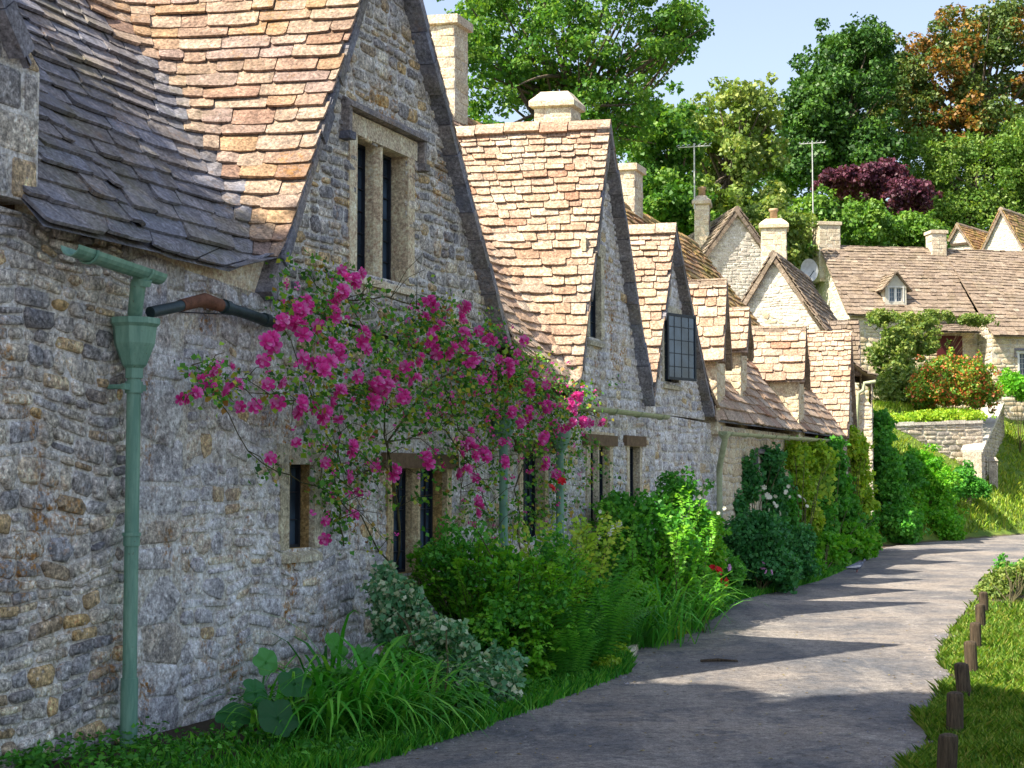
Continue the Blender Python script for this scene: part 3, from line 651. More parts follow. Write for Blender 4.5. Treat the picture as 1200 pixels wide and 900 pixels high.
# ---- cottage 0, at the left edge
c0 = thing('stone_cottage', ROW(-4, 0, 0), 'cottage at the left frame edge, only its squared stone pier and dark verge in view', 'cottage', 'stone cottages of the row')
G0 = dict(L=(-6.8, 3.2), P=(-3.7, 7.3), R=(-1.2, 3.95))
wall(ROW, [[(-7.5, 0), (-2.2, 0), (-2.2, 3.2), (-7.5, 3.2)]], c0, size=(.2, .1), dep=.02)
wall(ROW, [[(-6.8, 3.2), (-2.2, 3.2), (-2.2, 5.4), (-3.7, 7.25)]], c0, size=(.24, .12), dep=.02)
wall(ROW, [[(-2.2, 3.2), (-.96, 3.2), (-.96, 3.95), (-2.2, 5.4)]], c0, mats=(M_ASH2 if 'M_ASH2' in globals() else M_WALL, M_MORT), size=(.3, .24), dep=.008, ashlar=True, warp=0, d=-.06, name='pier')
e = MB(); e.box(ROW, -2.2, -.965, -.055, 3.0, 3.2, 3.94); e.build('pier_core', M_MORT, c0)
mb = MB(); bed = MB()
quad_roof(mb, bed, ROW(-6.9, 5, 3.1), ROW(-6.9, -.15, 3.1), ROW(-3.7, -.15, 7.35), ROW(-3.7, 5, 7.35), size=.4)
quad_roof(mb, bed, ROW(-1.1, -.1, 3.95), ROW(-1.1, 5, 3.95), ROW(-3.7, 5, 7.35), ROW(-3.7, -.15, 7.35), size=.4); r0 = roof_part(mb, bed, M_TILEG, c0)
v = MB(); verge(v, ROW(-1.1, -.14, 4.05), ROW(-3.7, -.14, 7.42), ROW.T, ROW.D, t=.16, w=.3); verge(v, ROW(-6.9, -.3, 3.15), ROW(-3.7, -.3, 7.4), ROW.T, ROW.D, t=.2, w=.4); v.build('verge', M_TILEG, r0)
e = MB(); e.face([ROW(-7.5, 0, 0), ROW(-7.5, 5, 0), ROW(-7.5, 5, 3.2), ROW(-7.5, 0, 3.2)]); e.face([ROW(-7.5, 5, 0), ROW(-1, 5, 0), ROW(-1, 5, 3.9), ROW(-3.7, 5, 7.25), ROW(-7.5, 5, 3.1)]); e.face([ROW(-1, 0, 3.2), ROW(-1, 5, 3.2), ROW(-1, 5, 3.9), ROW(-1, 0, 3.9)]); e.build('back_wall', M_WALL2, c0)

# ---- pipes and gutters of the near cottages
def P(x, y, off): s, z = ROW.img(x, y, -off/ROW.D.dot(-ROW.N)); return ROW(s, -off/ROW.D.dot(-ROW.N), z)
gutter([P(82, 287, .30), P(186, 322, .24)], .062, c1, M_PIPE, 'short sage green half round gutter, open at its left end')
mb = MB(); mb.tube([P(168, 320, .25), P(162, 333, .22), P(160, 350, .2), P(158, 368, .15)], [.048, .048, .045, .045], 12); mb.tube([P(168, 326, .25), P(166, 333, .235)], .055, 12); mb.build('swan_neck', M_PIPE, c1, True)
hp = P(158, 380, .13); mb = MB()
mb.ring(hp, [(.03, -.33), (.055, -.33), (.055, -.27), (.075, -.25), (.125, -.12), (.135, -.02), (.155, 0), (.155, .035), (.14, .035), (.12, .0)], 8, math.pi/8+TH)
dp = mb.build('downpipe', M_PIPE, c1); dp['label'] = 'sage green cast iron downpipe with octagonal hopper head'
mb = MB(); b0 = Vector((hp.x, hp.y, .03)); mb.tube([Vector((hp.x, hp.y, .45)), Vector((hp.x, hp.y, hp.z-.3))], .043, 16); mb.tube([b0, Vector((hp.x, hp.y, .46))], .052, 16)
mb.tube([Vector((hp.x, hp.y, hp.z-.42)), Vector((hp.x, hp.y, hp.z-.35))], .054, 16); mb.build('pipe', M_PIPE, dp, True)
mb = MB(); mb.tube([Vector((hp.x, hp.y, 1.25)), Vector((hp.x, hp.y, 1.31))], .05, 16); mb.tube([Vector((hp.x, hp.y, 1.31)), Vector((hp.x, hp.y, 1.33))], .056, 16); mb.build('collar', M_PIPE, dp, True)
mb = MB(); zc = hp.z-.385; mb.box(Frame(hp, TH), -.11, .11, -.012, .012, zc-.018, zc+.018); mb.tube([Vector((hp.x, hp.y, zc))-ROW.T*.09, Vector((hp.x, hp.y, zc))-ROW.T*.09-ROW.N*.12], .015, 6); mb.build('bracket', M_PIPE, dp)
mb = MB(); mb.tube([P(176, 366, .13), P(205, 360, .13), P(212, 358, .13)], .036, 12); mb.tube([P(258, 358, .13), P(290, 368, .12), P(312, 376, .12), P(330, 381, .1)], .04, 12); mb.tube([P(262, 359, .13), P(268, 361, .13)], .05, 12); mb.tube([P(309, 374, .12), P(314, 376, .12)], .048, 12)
o = mb.build('waste_pipe', M_DARKP, c1, True); o['label'] = 'dark iron pipe crossing the wall under the slates'
mb = MB(); mb.tube([P(212, 358, .13), P(232, 353, .13), P(240, 352, .13), P(258, 358, .13)], [.04, .042, .05, .043], 12); mb.build('rusty_joint', M_RUST, o, True)
mb = MB(); mb.tube([P(175, 362, .05), P(215, 366, .04), P(262, 368, .03), P(300, 371, .03)], .004, 5); mb.build('cable', M_LEAD, c1)
gutter([P(640, 470, .28), P(781, 487, .28)], .055, c2, M_GUT, 'pale green half round gutter along the eave')
gutter([P(848, 506, .28), P(985, 516, .28)], .055, c4, M_GUT)
for (x, ya, yb, par) in ((590, 505, 700, c1), (656, 520, 700, c2)):
    mb = MB(); p = P(x, ya, .12); mb.tube([Vector((p.x, p.y, .05)), Vector((p.x, p.y, p.z))], .043, 10); mb.ring(p, [(.04, -.1), (.1, 0), (.12, .1), (.12, .16), (.1, .16), (.08, .05)], 8); mb.build('downpipe', M_PIPE, par, True)
mb = MB(); p = P(843, 560, .1); t = P(849, 508, .26); mb.tube([t, t-Vector((0, 0, .12)), Vector((p.x, p.y, p.z+.15)), p, Vector((p.x, p.y, .03))], .045, 10); mb.ring(t, [(.05, -.08), (.09, -.02), (.09, .03)], 10); mb.build('downpipe', M_GUT, c4, True)

# ---- dormers
def hit_main(x, y):
    """where the sight line meets the main roof slope"""
    p0 = ROW(20, -OV, 2.5); n = ROW.T.cross(ROW(20, 3, RID_Z)-p0); r_ = ray(x, y); return C0+r_*((p0-C0).dot(n)/r_.dot(n))
def yz(y, x, Y): return at(x, y, Y).z
def dormer(parent, base, th, wl, wr, zb, zl, zr, zp, length, wallm=M_CREAM, roofm=M_TILE, name='dormer', label=None, tsz=.3):
    F = Frame(base, th); sl, sr = -wl, wr
    P3 = lambda a, h, z: F(a, 0, z)+F.N*h; mb = MB(); mo = MB()
    rubble(mb, mo, [(sl, zb), (sr, zb), (sr, zr), (0, zp), (sl, zl)], P3, size=(.3, .14), dep=.01)
    rubble(mb, mo, [(0, zb), (length, zb), (length, zl), (0, zl)], lambda a, h, z: F(sl, a, z)-F.T*h, size=(.3, .14), dep=.004, gap=.005)
    rubble(mb, mo, [(0, zb), (length, zb), (length, zr), (0, zr)], lambda a, h, z: F(sr, a, z)+F.T*h, size=(.3, .14), dep=.012)
    o = mb.build(name, wallm, parent, True); mo.build('mortar', M_CREAM, o)
    if label: o['label'] = label
    t = MB(); b = MB(); ov = .12; kl = (zp-zl)/wl; krr = (zp-zr)/wr
    quad_roof(t, b, F(sl-ov, length, zl-ov*kl), F(sl-ov, -ov, zl-ov*kl), F(0, -ov, zp+.02), F(0, length, zp+.02), size=tsz, h0=.2, h1=.14)
    quad_roof(t, b, F(sr+ov, -ov, zr-ov*krr), F(sr+ov, length, zr-ov*krr), F(0, length, zp+.02), F(0, -ov, zp+.02), size=tsz, h0=.2, h1=.14)
    ro = t.build('dormer_roof', roofm, o); b.build('roof_bed', roofm, o)
    v = MB(); verge(v, F(sl-ov, -ov, zl-ov*kl), F(0, -ov, zp), F.T, F.D, .1, .1); verge(v, F(sr+ov, -ov, zr-ov*krr), F(0, -ov, zp), F.T, F.D, .1, .1); ridge(v, F(0, -ov, zp), F(0, length, zp), .1)
    v.build('verge', M_TILEB, o); return F
b4 = ROW(14.75, -.02, 0); dormer(c4, b4, R(13), .55, .75, 2.3, 3.6, 3.55, 4.62, 3.0, label='first small dormer beyond the open casement')
b5 = hit_main(869, 470); Y5 = b5.y; dormer(c4, b5+Frame(b5, R(13)).T*.4, R(13), .5, .8, b5.z-.5, yz(403, 868, Y5), yz(405, 875, Y5), yz(360, 869, Y5), 2.4, label='middle dormer with a sunlit cheek')
b6 = hit_main(937, 500); Y6 = b6.y; dormer(c4, b6+Frame(b6, R(15)).T*.4, R(15), .55, .8, b6.z-.6, yz(436, 938, Y6), yz(440, 940, Y6), yz(382, 938, Y6), 2.6, label='wide cross dormer with a plain cheek wall')
# ---- fifth: steep catslide gable and end wall
c5 = thing('stone_cottage', ROW(26.5, 0, 0), 'end cottage of the row with steep catslide roof and lit end wall', 'cottage', 'stone cottages of the row')
F5 = Frame(ROW(25.5, -.1, 0), R(17)); Yg = F5(0, 0, 0).y
mb = MB(); bed = MB(); zt = yz(387, 985, Yg); zb_ = yz(514, 988, Yg); quad_roof(mb, bed, F5(-1.0, 1.05, zb_), F5(-1.0, -.1, zb_), F5(.25, -.1, zt), F5(.25, 1.05, zt), size=.28, h0=.16, h1=.11)
quad_roof(mb, bed, F5(1.5, -.1, zb_+.2), F5(1.5, 1.05, zb_+.2), F5(.25, 1.05, zt), F5(.25, -.1, zt), size=.28, h0=.16, h1=.11); r5 = roof_part(mb, bed, M_TILE, c5)
v = MB(); verge(v, F5(-1, -.1, zb_), F5(.25, -.1, zt), F5.T, F5.D, .1, .1); verge(v, F5(1.5, -.1, zb_+.2), F5(.25, -.1, zt), F5.T, F5.D, .1, .1); v.build('verge', M_TILEB, r5)
wall(F5, [[(-.95, 0), (1.4, 0), (1.4, zb_+.2), (.25, zt-.05), (-.95, zb_)]], c5, mats=(M_WALL2, M_MORT2)); wall(F5, [[(0, 0), (1.0, 0), (1.0, zb_+.05), (0, zb_+.05)]], c5, mats=(M_WALL2, M_MORT2), side='left', d=-.95)
g = ground(1024, 641); FE = Frame(g, R(12.5), R(10)); YE = g.y; mpx = YE/1800
zz = lambda y: yz(y, 1000, YE)
wall(FE, [[(0, -.0), (2.6, 0), (2.6, zz(345)), (1.7, zz(352)), (1.15, zz(392)), (.75, zz(415)), (.3, zz(436)), (0, zz(446))]], c5, mats=(M_CREAM, M_MORT2), side='left', d=0, size=(.3, .15), dep=.008, name='end_wall')
wall(FE, [[(0, 0), (5, 0), (5, zz(446)), (0, zz(446))]], c5, mats=(M_WALL2, M_MORT2), size=(.3, .15))
mb = MB(); bed = MB(); prof = [(-.12, zz(441)), (.15, zz(437)), (.45, zz(424)), (.8, zz(406)), (1.2, zz(380)), (1.6, zz(352))]
def rowE(t):
    L = resample([Vector((0, d, z)) for d, z in prof], 0); p = sample(L, t); return [FE(-.12, p.y, p.z), FE(5, p.y, p.z)]
tiles(mb, bed, rowE, 0, 2.4, size=.3, h0=.17, h1=.12); rF = roof_part(mb, bed, M_TILEB, c5)
FG = Frame(FE(1.0, .25, 0), R(12), R(8)); mb = MB(); bed = MB(); Yk = FG(0, 0, 0).y
quad_roof(mb, bed, FG(0, 2.2, yz(441, 1000, Yk)), FG(0, 0, yz(441, 1000, Yk)), FG(1.0, 0, yz(371, 1000, Yk)), FG(1.0, 2.2, yz(371, 1000, Yk)), size=.3, h0=.16, h1=.12)
quad_roof(mb, bed, FG(2.2, 0, yz(441, 1000, Yk)), FG(2.2, 2.2, yz(441, 1000, Yk)), FG(1.0, 2.2, yz(371, 1000, Yk)), FG(1.0, 0, yz(371, 1000, Yk)), size=.3, h0=.16, h1=.12)
roof_part(mb, bed, M_TILEB, c5); wall(FG, [[(0, 0), (2.2, 0), (2.2, yz(441, 1000, Yk)), (1, yz(373, 1000, Yk)), (0, yz(441, 1000, Yk))]], c5, mats=(M_WALL2, M_MORT2))
def PE(x, y, off=.08):
    r_ = ray(x, y); n = FE.T; k = (FE.o-n*off-C0).dot(n)/r_.dot(n)  # plane through the end wall
    n = FE.D.cross(Vector((0, 0, 1))); k = (FE.o-FE.T*off-C0).dot(n)/r_.dot(n); return C0+r_*k
mb = MB(); mb.tube([PE(1026, 447), PE(1013, 449), PE(1012, 457), PE(1006, 461), PE(1004, 500), PE(1004, 560)], .045, 8); mb.build('downpipe', M_GUT, c5, True)

# ================================================================== houses behind
def gable_house(name, label, cat, F, W_, L_, zb, ze, zp, wallm, roofm, group=None, ov=.15, zbr=None, parent=None):
    """gable wall on the front plane, centre s=0, ridge runs along D"""
    t = parent or thing(name, F(0, 0, zb), label, cat, group)
    h = W_/2
    wall(F, [[(-h, zb), (h, zb), (h, ze), (0, zp), (-h, ze)]], t, mats=(wallm, M_MORT2), size=(.24, .10), dep=.007, gap=.005)
    wall(F, [[(0, zb), (L_, zb), (L_, ze), (0, ze)]], t, mats=(wallm, M_MORT2), side='left', d=-h, size=(.5, .22)); wall(F, [[(0, zb), (L_, zb), (L_, ze), (0, ze)]], t, mats=(wallm, M_MORT2), side='right', d=h, size=(.5, .22))
    wall(F, [[(-h, zb), (h, zb), (h, ze), (0, zp), (-h, ze)]], t, mats=(wallm, M_MORT2), side='back', d=L_, size=(.5, .22))
    k = (zp-ze)/h; mb = MB(); bed = MB()
    quad_roof(mb, bed, F(-h-ov, L_+ov, ze-ov*k), F(-h-ov, -ov, ze-ov*k), F(0, -ov, zp+.08), F(0, L_+ov, zp+.08), size=.36, h0=.24, h1=.16)
    quad_roof(mb, bed, F(h+ov, -ov, ze-ov*k), F(h+ov, L_+ov, ze-ov*k), F(0, L_+ov, zp+.08), F(0, -ov, zp+.08), size=.36, h0=.24, h1=.16)
    r_ = roof_part(mb, bed, roofm, t); v = MB(); verge(v, F(-h-ov, -ov, ze-ov*k), F(0, -ov, zp+.06), F.T, F.D, .12, .12); verge(v, F(h+ov, -ov, ze-ov*k), F(0, -ov, zp+.06), F.T, F.D, .12, .12); ridge(v, F(0, -ov, zp+.08), F(0, L_+ov, zp+.08), .14)
    v.build('verge', M_TILEB, r_); return t
def facing(p, azd):
    """frame whose front plane faces the camera side: T points right; azd = azimuth of D (into the house), clockwise from +Y"""
    F = Frame(p, 0); a = R(azd); F.D = Vector((math.sin(a), math.cos(a), 0)); F.T = Vector((math.cos(a), -math.sin(a), 0)); F.N = -F.D; return F
# B: the nearer pale gable
YB = 38.5; pB = at(907, 300, YB); FB = facing(pB, 20); hb = 107/1800*YB/2
gB = gable_house('gabled_house', 'pale rubble gable behind the row, nearer and lower of the two white gables', 'house', FB, hb*2.25, 5, .5, yz(389, 907, YB), pB.z, M_WALL3, M_TILEB)
YA = 45; pA = at(863, 247, YA); FA = facing(pA, -8)
gA = gable_house('gabled_house', 'taller pale rubble gable standing behind with a stack at its left', 'house', FA, 3.9, 6, 1.5, yz(350, 863, YA), pA.z, M_WALL3, M_TILEB)
def free_chimney(x0, x1, yt, yb, Y, parent, pot, cap='slope', depth=.7, az=10, label=None):
    F = facing(at((x0+x1)/2, yb, Y), az); w_ = (x1-x0)/1800*Y; return chimney(F, 0, depth/2, at(x0, yb, Y).z, at(x0, yt, Y).z, w_, depth, parent, M_WALL3, cap, pot, label)
free_chimney(893, 922, 268, 345, 41.5, gB, True); free_chimney(814, 831, 240, 300, 46, gA, True)
# the long house on the slope
YH = 57; pH = at(996, 368, YH); FH = facing(pH, -8)
hH = thing('long_house', FH(8, 0, 3.5), 'long stone house on the bank with brown tiled roof, small white dormer and vines', 'house')
zE = yz(364, 1000, YH); zR = yz(289, 990, YH+3); LH = 13; bz = 3.2
wall(FH, [[(0, bz), (LH*.38+.9, bz), (LH*.38+.9, zE), (0, zE)]], hH, mats=(M_CREAM, M_MORT2), size=(.4, .18))
wall(FH, [[(0, bz), (5.6, bz), (5.6, zE), (2.8, zR), (0, zE)]], hH, mats=(M_WALL3, M_MORT2), side='left', d=0, size=(.4, .16), dep=.006, gap=.005)
wall(FH, [[(0, bz), (5.6, bz), (5.6, zE), (2.8, zR), (0, zE)]], hH, mats=(M_WALL3, M_MORT2), side='right', d=LH, size=(.45, .2)); wall(FH, [[(0, bz), (LH, bz), (LH, zE), (0, zE)]], hH, mats=(M_WALL2, M_MORT2), side='back', d=5.6, size=(.5, .25))
sx = 150/1800*YH+.15
mb = MB(); bed = MB()
quad_roof(mb, bed, FH(-.2, -.25, zE-.2), FH(sx, -.25, zE-.2), FH(sx, 2.8, zR), FH(-.2, 2.8, zR), size=.38, h0=.26, h1=.16)
zL2 = yz(390, 1170, YH-2)
quad_roof(mb, bed, FH(sx, -1.5, zL2), FH(LH+.2, -1.5, zL2), FH(LH+.2, 2.8, zR-.35), FH(sx, 2.8, zR-.05), size=.38, h0=.26, h1=.16)
quad_roof(mb, bed, FH(LH+.2, 5.8, zE-.2), FH(-.2, 5.8, zE-.2), FH(-.2, 2.8, zR), FH(LH+.2, 2.8, zR-.1), size=.5, h0=.3, h1=.2)
rH = roof_part(mb, bed, M_TILEB, hH); r = MB(); ridge(r, FH(-.2, 2.8, zR), FH(LH+.2, 2.8, zR-.25), .15); r.build('ridge_tiles', M_TILEB, rH)
WH = (5.9+.15, 6.9, zL2-1.75, zL2-.6)
wall(FH, [[(sx+.1, bz-.2), (LH, bz-.2), (LH, zL2+.05), (sx+.1, zL2+.05)]], hH, mats=(M_CREAM, M_MORT2), size=(.4, .18), d=-1.2, holes=[WH]); wall(FH, [[(-1.2, bz), (0, bz), (0, zE), (-1.2, zL2)]], hH, mats=(M_WALL2, M_MORT2), size=(.4, .18), side='left', d=sx+.1)
window(FH, *WH, hH, lights=2, d=-1.2, deep=.1, fr=.07, hood=True, white=True, sill=False)
# door under a small hood, half hidden
dm = MB(); xs_ = (1118-996)/1800*YH; dm.box(FH, xs_-.5, xs_+.5, -.08, 0, zE-2.8, zE-.9); dd_ = dm.build('door', plain('dark_red_paint', (.10, .02, .02), .5, .1, .2), hH)
dm = MB(); quad_roof(dm, dm, FH(xs_-.9, -.9, zE-.85), FH(xs_+.9, -.9, zE-.85), FH(xs_+.9, -.05, zE-.45), FH(xs_-.9, -.05, zE-.45), size=.3); dm.build('door_hood', M_TILEB, hH)
# white dormer
FDm = facing(at(1050, 357, YH+.4), -8); mb = MB(); Yd = YH+.4; zb = yz(357, 1050, Yd); ze = yz(336, 1050, Yd); zp = yz(321, 1050, Yd); hw = 13/1800*Yd
P3 = lambda a, h, z: FDm(a, 0, z)+FDm.N*h; wh = (-hw*.66, hw*.66, zb+.12, ze-.03); mo = MB()
mo.face([FDm(-hw, 0, ze), FDm(hw, 0, ze), FDm(0, 0, zp)]); mo.box(FDm, -hw, wh[0], 0, .1, zb, ze); mo.box(FDm, wh[1], hw, 0, .1, zb, ze); mo.box(FDm, wh[0], wh[1], 0, .1, zb, wh[2]); mo.box(FDm, wh[0], wh[1], 0, .1, wh[3], ze-.003)
mo.face([FDm(-hw, 0, zb), FDm(-hw, 2.2, zb), FDm(-hw, 2.2, ze), FDm(-hw, 0, ze)]); mo.face([FDm(hw, 0, zb), FDm(hw, 2.2, zb), FDm(hw, 2.2, ze), FDm(hw, 0, ze)])
dmr = mo.build('dormer', plain('cream_render', (.62, .58, .48), .8, .2, .15), hH); dmr['label'] = 'little white gabled dormer'
window(FDm, *wh, hH, lights=2, deep=.08, fr=.03, hood=False, white=True, sill=False)
t = MB(); b = MB(); k = (zp-ze)/hw; quad_roof(t, b, FDm(-hw-.15, 2.3, ze-.15*k), FDm(-hw-.15, -.15, ze-.15*k), FDm(0, -.15, zp+.05), FDm(0, 2.3, zp+.05), size=.25); quad_roof(t, b, FDm(hw+.15, -.15, ze-.15*k), FDm(hw+.15, 2.3, ze-.15*k), FDm(0, 2.3, zp+.05), FDm(0, -.15, zp+.05), size=.25); t.build('dormer_roof', M_TILEB, dmr); b.build('roof_bed', M_TILEB, dmr)
free_chimney(960, 986, 264, 330, YH+2.6, hH, False, 'flat', .8, -8); free_chimney(1092, 1110, 274, 300, YH+3, hH, False, 'flat', .6, -8)
# two gables on top at the right
YT = 76
FT1 = facing(at(1123, 263, YT), -6)
def top_gable(x, yp, yb, wpx, Y, az, label, Lh):
    F = facing(at(x, yp, Y), az); return gable_house('gabled_house', label, 'house', F, wpx/1800*Y, Lh, at(x, yb, Y).z-4, at(x, yb, Y).z, at(x, yp, Y).z, M_WALL3, M_TILEM)
tg1 = top_gable(1123, 264, 297, 44, 78, 40, 'small cream gable with mossy roof uphill, left of the larger one', 6)
tg2 = top_gable(1174, 246, 300, 60, 76, 40, 'larger cream gable with orange mossy roof at the right edge uphill', 9)
FF = facing(at(1123, 264, 78), 40); mb = MB(); mb.box(FF, -.75, .75, -.1, -.045, yz(288, 1123, 78), yz(285, 1123, 78)); mb.build('beam', M_WOOD, tg1)
for x in (1116, 1120, 1128, 1132):
    mb = MB(); a = (x-1123)/1800*78*1.1; mb.box(FF, a-.07, a+.07, -.06, -.035, yz(298, 1123, 78), yz(294, 1123, 78)); mb.build('pigeon_hole', M_DARK, tg1)

# ================================================================== foliage
def leafmat(name, stops, trans=.35, gloss=.5, tint=(1.25, 1.2, .55)):
    m = Mat(name, gloss); r = m.rnd(); c = m.ramp(r[0], stops); c = m.mix(.5, c, m.ramp(r[1], [(0, .6), (1, 1.35)]), 'MULTIPLY')
    m.col(c); m.b.inputs['Specular IOR Level'].default_value = .35
    tr = m.n('ShaderNodeBsdfTranslucent'); m.l(m.mix(1, c, tint, 'MULTIPLY'), tr.inputs[0]); mx = m.n('ShaderNodeMixShader'); mx.inputs[0].default_value = trans
    m.l(m.b.outputs[0], mx.inputs[1]); m.l(tr.outputs[0], mx.inputs[2]); m.l(mx.outputs[0], m.out.inputs[0]); return m.m
L_BRIGHT = leafmat('bright_leaf', [(0, (.06, .26, .015)), (.5, (.13, .44, .02)), (1, (.28, .56, .04))], .38)
L_FRESH = leafmat('fresh_leaf', [(0, (.04, .12, .015)), (.5, (.10, .24, .025)), (1, (.22, .36, .05))], .3)
L_MID = leafmat('mid_leaf', [(0, (.035, .17, .025)), (.5, (.08, .34, .035)), (1, (.18, .50, .06))], .4)
L_DARK = leafmat('dark_leaf', [(0, (.025, .12, .035)), (.5, (.05, .24, .065)), (1, (.11, .36, .09))])
L_YEL = leafmat('yellow_green_leaf', [(0, (.14, .32, .02)), (.5, (.30, .52, .03)), (1, (.52, .60, .06))])
L_VAR = leafmat('variegated_leaf', [(0, (.05, .20, .08)), (.5, (.13, .34, .15)), (.72, (.24, .42, .22)), (.8, (.48, .56, .34)), (1, (.62, .66, .46))], .25)
L_ROSE = leafmat('rose_leaf', [(0, (.03, .12, .02)), (.5, (.10, .34, .03)), (.8, (.30, .50, .04)), (.93, (.50, .44, .05)), (1, (.35, .12, .04))])
L_ASH = leafmat('ash_leaf', [(0, (.03, .11, .02)), (.5, (.08, .22, .025)), (1, (.22, .36, .05))], .4)
L_LOOSE = leafmat('olive_green_leaf', [(0, (.07, .14, .03)), (.5, (.17, .27, .05)), (1, (.34, .38, .10))], .35)
L_DENSE = leafmat('deep_green_leaf', [(0, (.015, .055, .010)), (.5, (.04, .12, .016)), (1, (.11, .23, .03))], .25)
L_OLIVE = leafmat('olive_brown_leaf', [(0, (.025, .06, .015)), (.4, (.06, .12, .02)), (.75, (.12, .17, .03)), (1, (.24, .16, .03))], .2)
L_ORANGE = leafmat('orange_leaf', [(0, (.12, .08, .015)), (.5, (.26, .13, .025)), (1, (.38, .21, .04))], .3)
L_WILLOW = leafmat('pale_green_leaf', [(0, (.05, .14, .02)), (.5, (.14, .27, .04)), (1, (.29, .40, .09))], .35)
L_PURPLE = leafmat('purple_leaf', [(0, (.035, .010, .02)), (.5, (.09, .025, .05)), (1, (.20, .06, .10))], .25)
L_BLADE = leafmat('blade', [(0, (.03, .20, .02)), (.5, (.08, .40, .03)), (1, (.24, .58, .06))], .35)
L_GRASS = leafmat('grass_blade', [(0, (.07, .20, .02)), (.4, (.16, .34, .03)), (.8, (.32, .46, .06)), (1, (.48, .46, .14))], .35)
L_FLOWERBUSH = leafmat('autumn_bush_leaf', [(0, (.05, .18, .02)), (.45, (.15, .32, .03)), (.66, (.32, .38, .04)), (.78, (.60, .18, .05)), (1, (.75, .16, .08))], .25)
def barkm(n, a, b): m = Mat(n, .95); m.col(m.mix(m.ramp(m.noise(6, 8, .7, vec=m.scale((3, 3, .6))), [(.35, 0.), (.65, 1.)]), a, b)); m.bump(m.noise(12, 8, .7, vec=m.scale((3, 3, .5))), .8, .05); return m.m
BARK = barkm('bark', (.06, .045, .03), (.20, .16, .12)); STEM = barkm('stem', (.05, .06, .02), (.16, .13, .06))
M_PINK = leafmat('pink_petal', [(0, (.85, .03, .34)), (.5, (1, .08, .48)), (.8, (1, .16, .60)), (1, (1, .45, .75))], .3, .6, (1, 1, 1))
M_RED = plain('red_petal', (.6, .01, .02), .6, 0, .2); M_WHT = plain('white_petal', (.75, .75, .62), .6, 0, .1)
M_LILAC = plain('lilac_petal', (.65, .35, .60), .6, 0, .1)

def ell_clumps(blobs, n, cr, shell=.55):
    """clump centres inside picture-measured ellipsoids: (x, y, rx, ry, Y[, depth])"""
    cs = []; rs = []; vol = np.array([b[2]*b[3] for b in blobs], float); k = rng.choice(len(blobs), n, p=vol/vol.sum())
    for i in k:
        x, y, rx, ry, Y = blobs[i][:5]; m = Y/1800; dr = blobs[i][5] if len(blobs[i]) > 5 else (rx+ry)*.5*m
        d = rng.normal(size=3); d /= np.linalg.norm(d); r_ = rng.uniform(shell, 1)**.7; c = at(x, y, Y); Rc = cr*rng.uniform(.65, 1.3)
        f = max(.1, 1-Rc*.8/max(rx*m, .01)); fz = max(.1, 1-Rc*.6/max(ry*m, .01))
        if rng.random() < .22 and cr > .05: Rc *= rng.uniform(.25, .5); r_ = rng.uniform(1.0, 1.22); f = fz = .97
        cs.append((c.x+d[0]*rx*m*r_*f, c.y+d[1]*dr*r_, c.z+d[2]*ry*m*r_*fz)); rs.append(Rc)
    return cs, rs
def stems(mb, base, cs, n, r0, r1, bend=.25):
    base = Vector(base)
    for i in rng.choice(len(cs), min(n, len(cs)), replace=False):
        c = Vector(cs[i]); p = []; mid = base.lerp(c, .5); mid = Vector((base.x*.6+mid.x*.4, base.y*.6+mid.y*.4, mid.z)); 
        for t in np.linspace(0, 1, 6): q = base*(1-t)**2+mid*2*t*(1-t)+c*t*t; p.append(q+Vector(rng.normal(size=3))*bend*.1*t)
        mb.tube(p, list(np.linspace(r0, r1, 6)), 5, cap=False)
def shrub(name, label, blobs, ncl, cr, nl, ls, mat, group=None, cat=None, base=None, stem=.012, aspect=.42, nstem=12, droop=.3, squash=.75, minz=.03, extra=None):
    cs, rs = ell_clumps(blobs, ncl, cr); cs = [(x, y, max(z, minz)) for x, y, z in cs]
    if base is None: a = np.mean(np.array(cs), 0); base = (a[0], a[1], 0)
    t = thing(name, base, label, cat or 'shrub', group); P_, N_, k = clumps(cs, rs, nl, squash)
    ok = P_[:, 2] > base[2]*0+minz*.5; P_, N_ = P_[ok], N_[ok]; n = len(P_); rv = np.clip(rng.random(n)*.75+rng.random(len(cs))[k[ok]]*.3, 0, 1)
    leaves('leaves', P_, N_, ls, mat, t, aspect, droop, rv=rv)
    mb = MB(); stems(mb, base, cs, nstem, stem, stem*.4); mb.build('stems', STEM, t, True); return t, cs
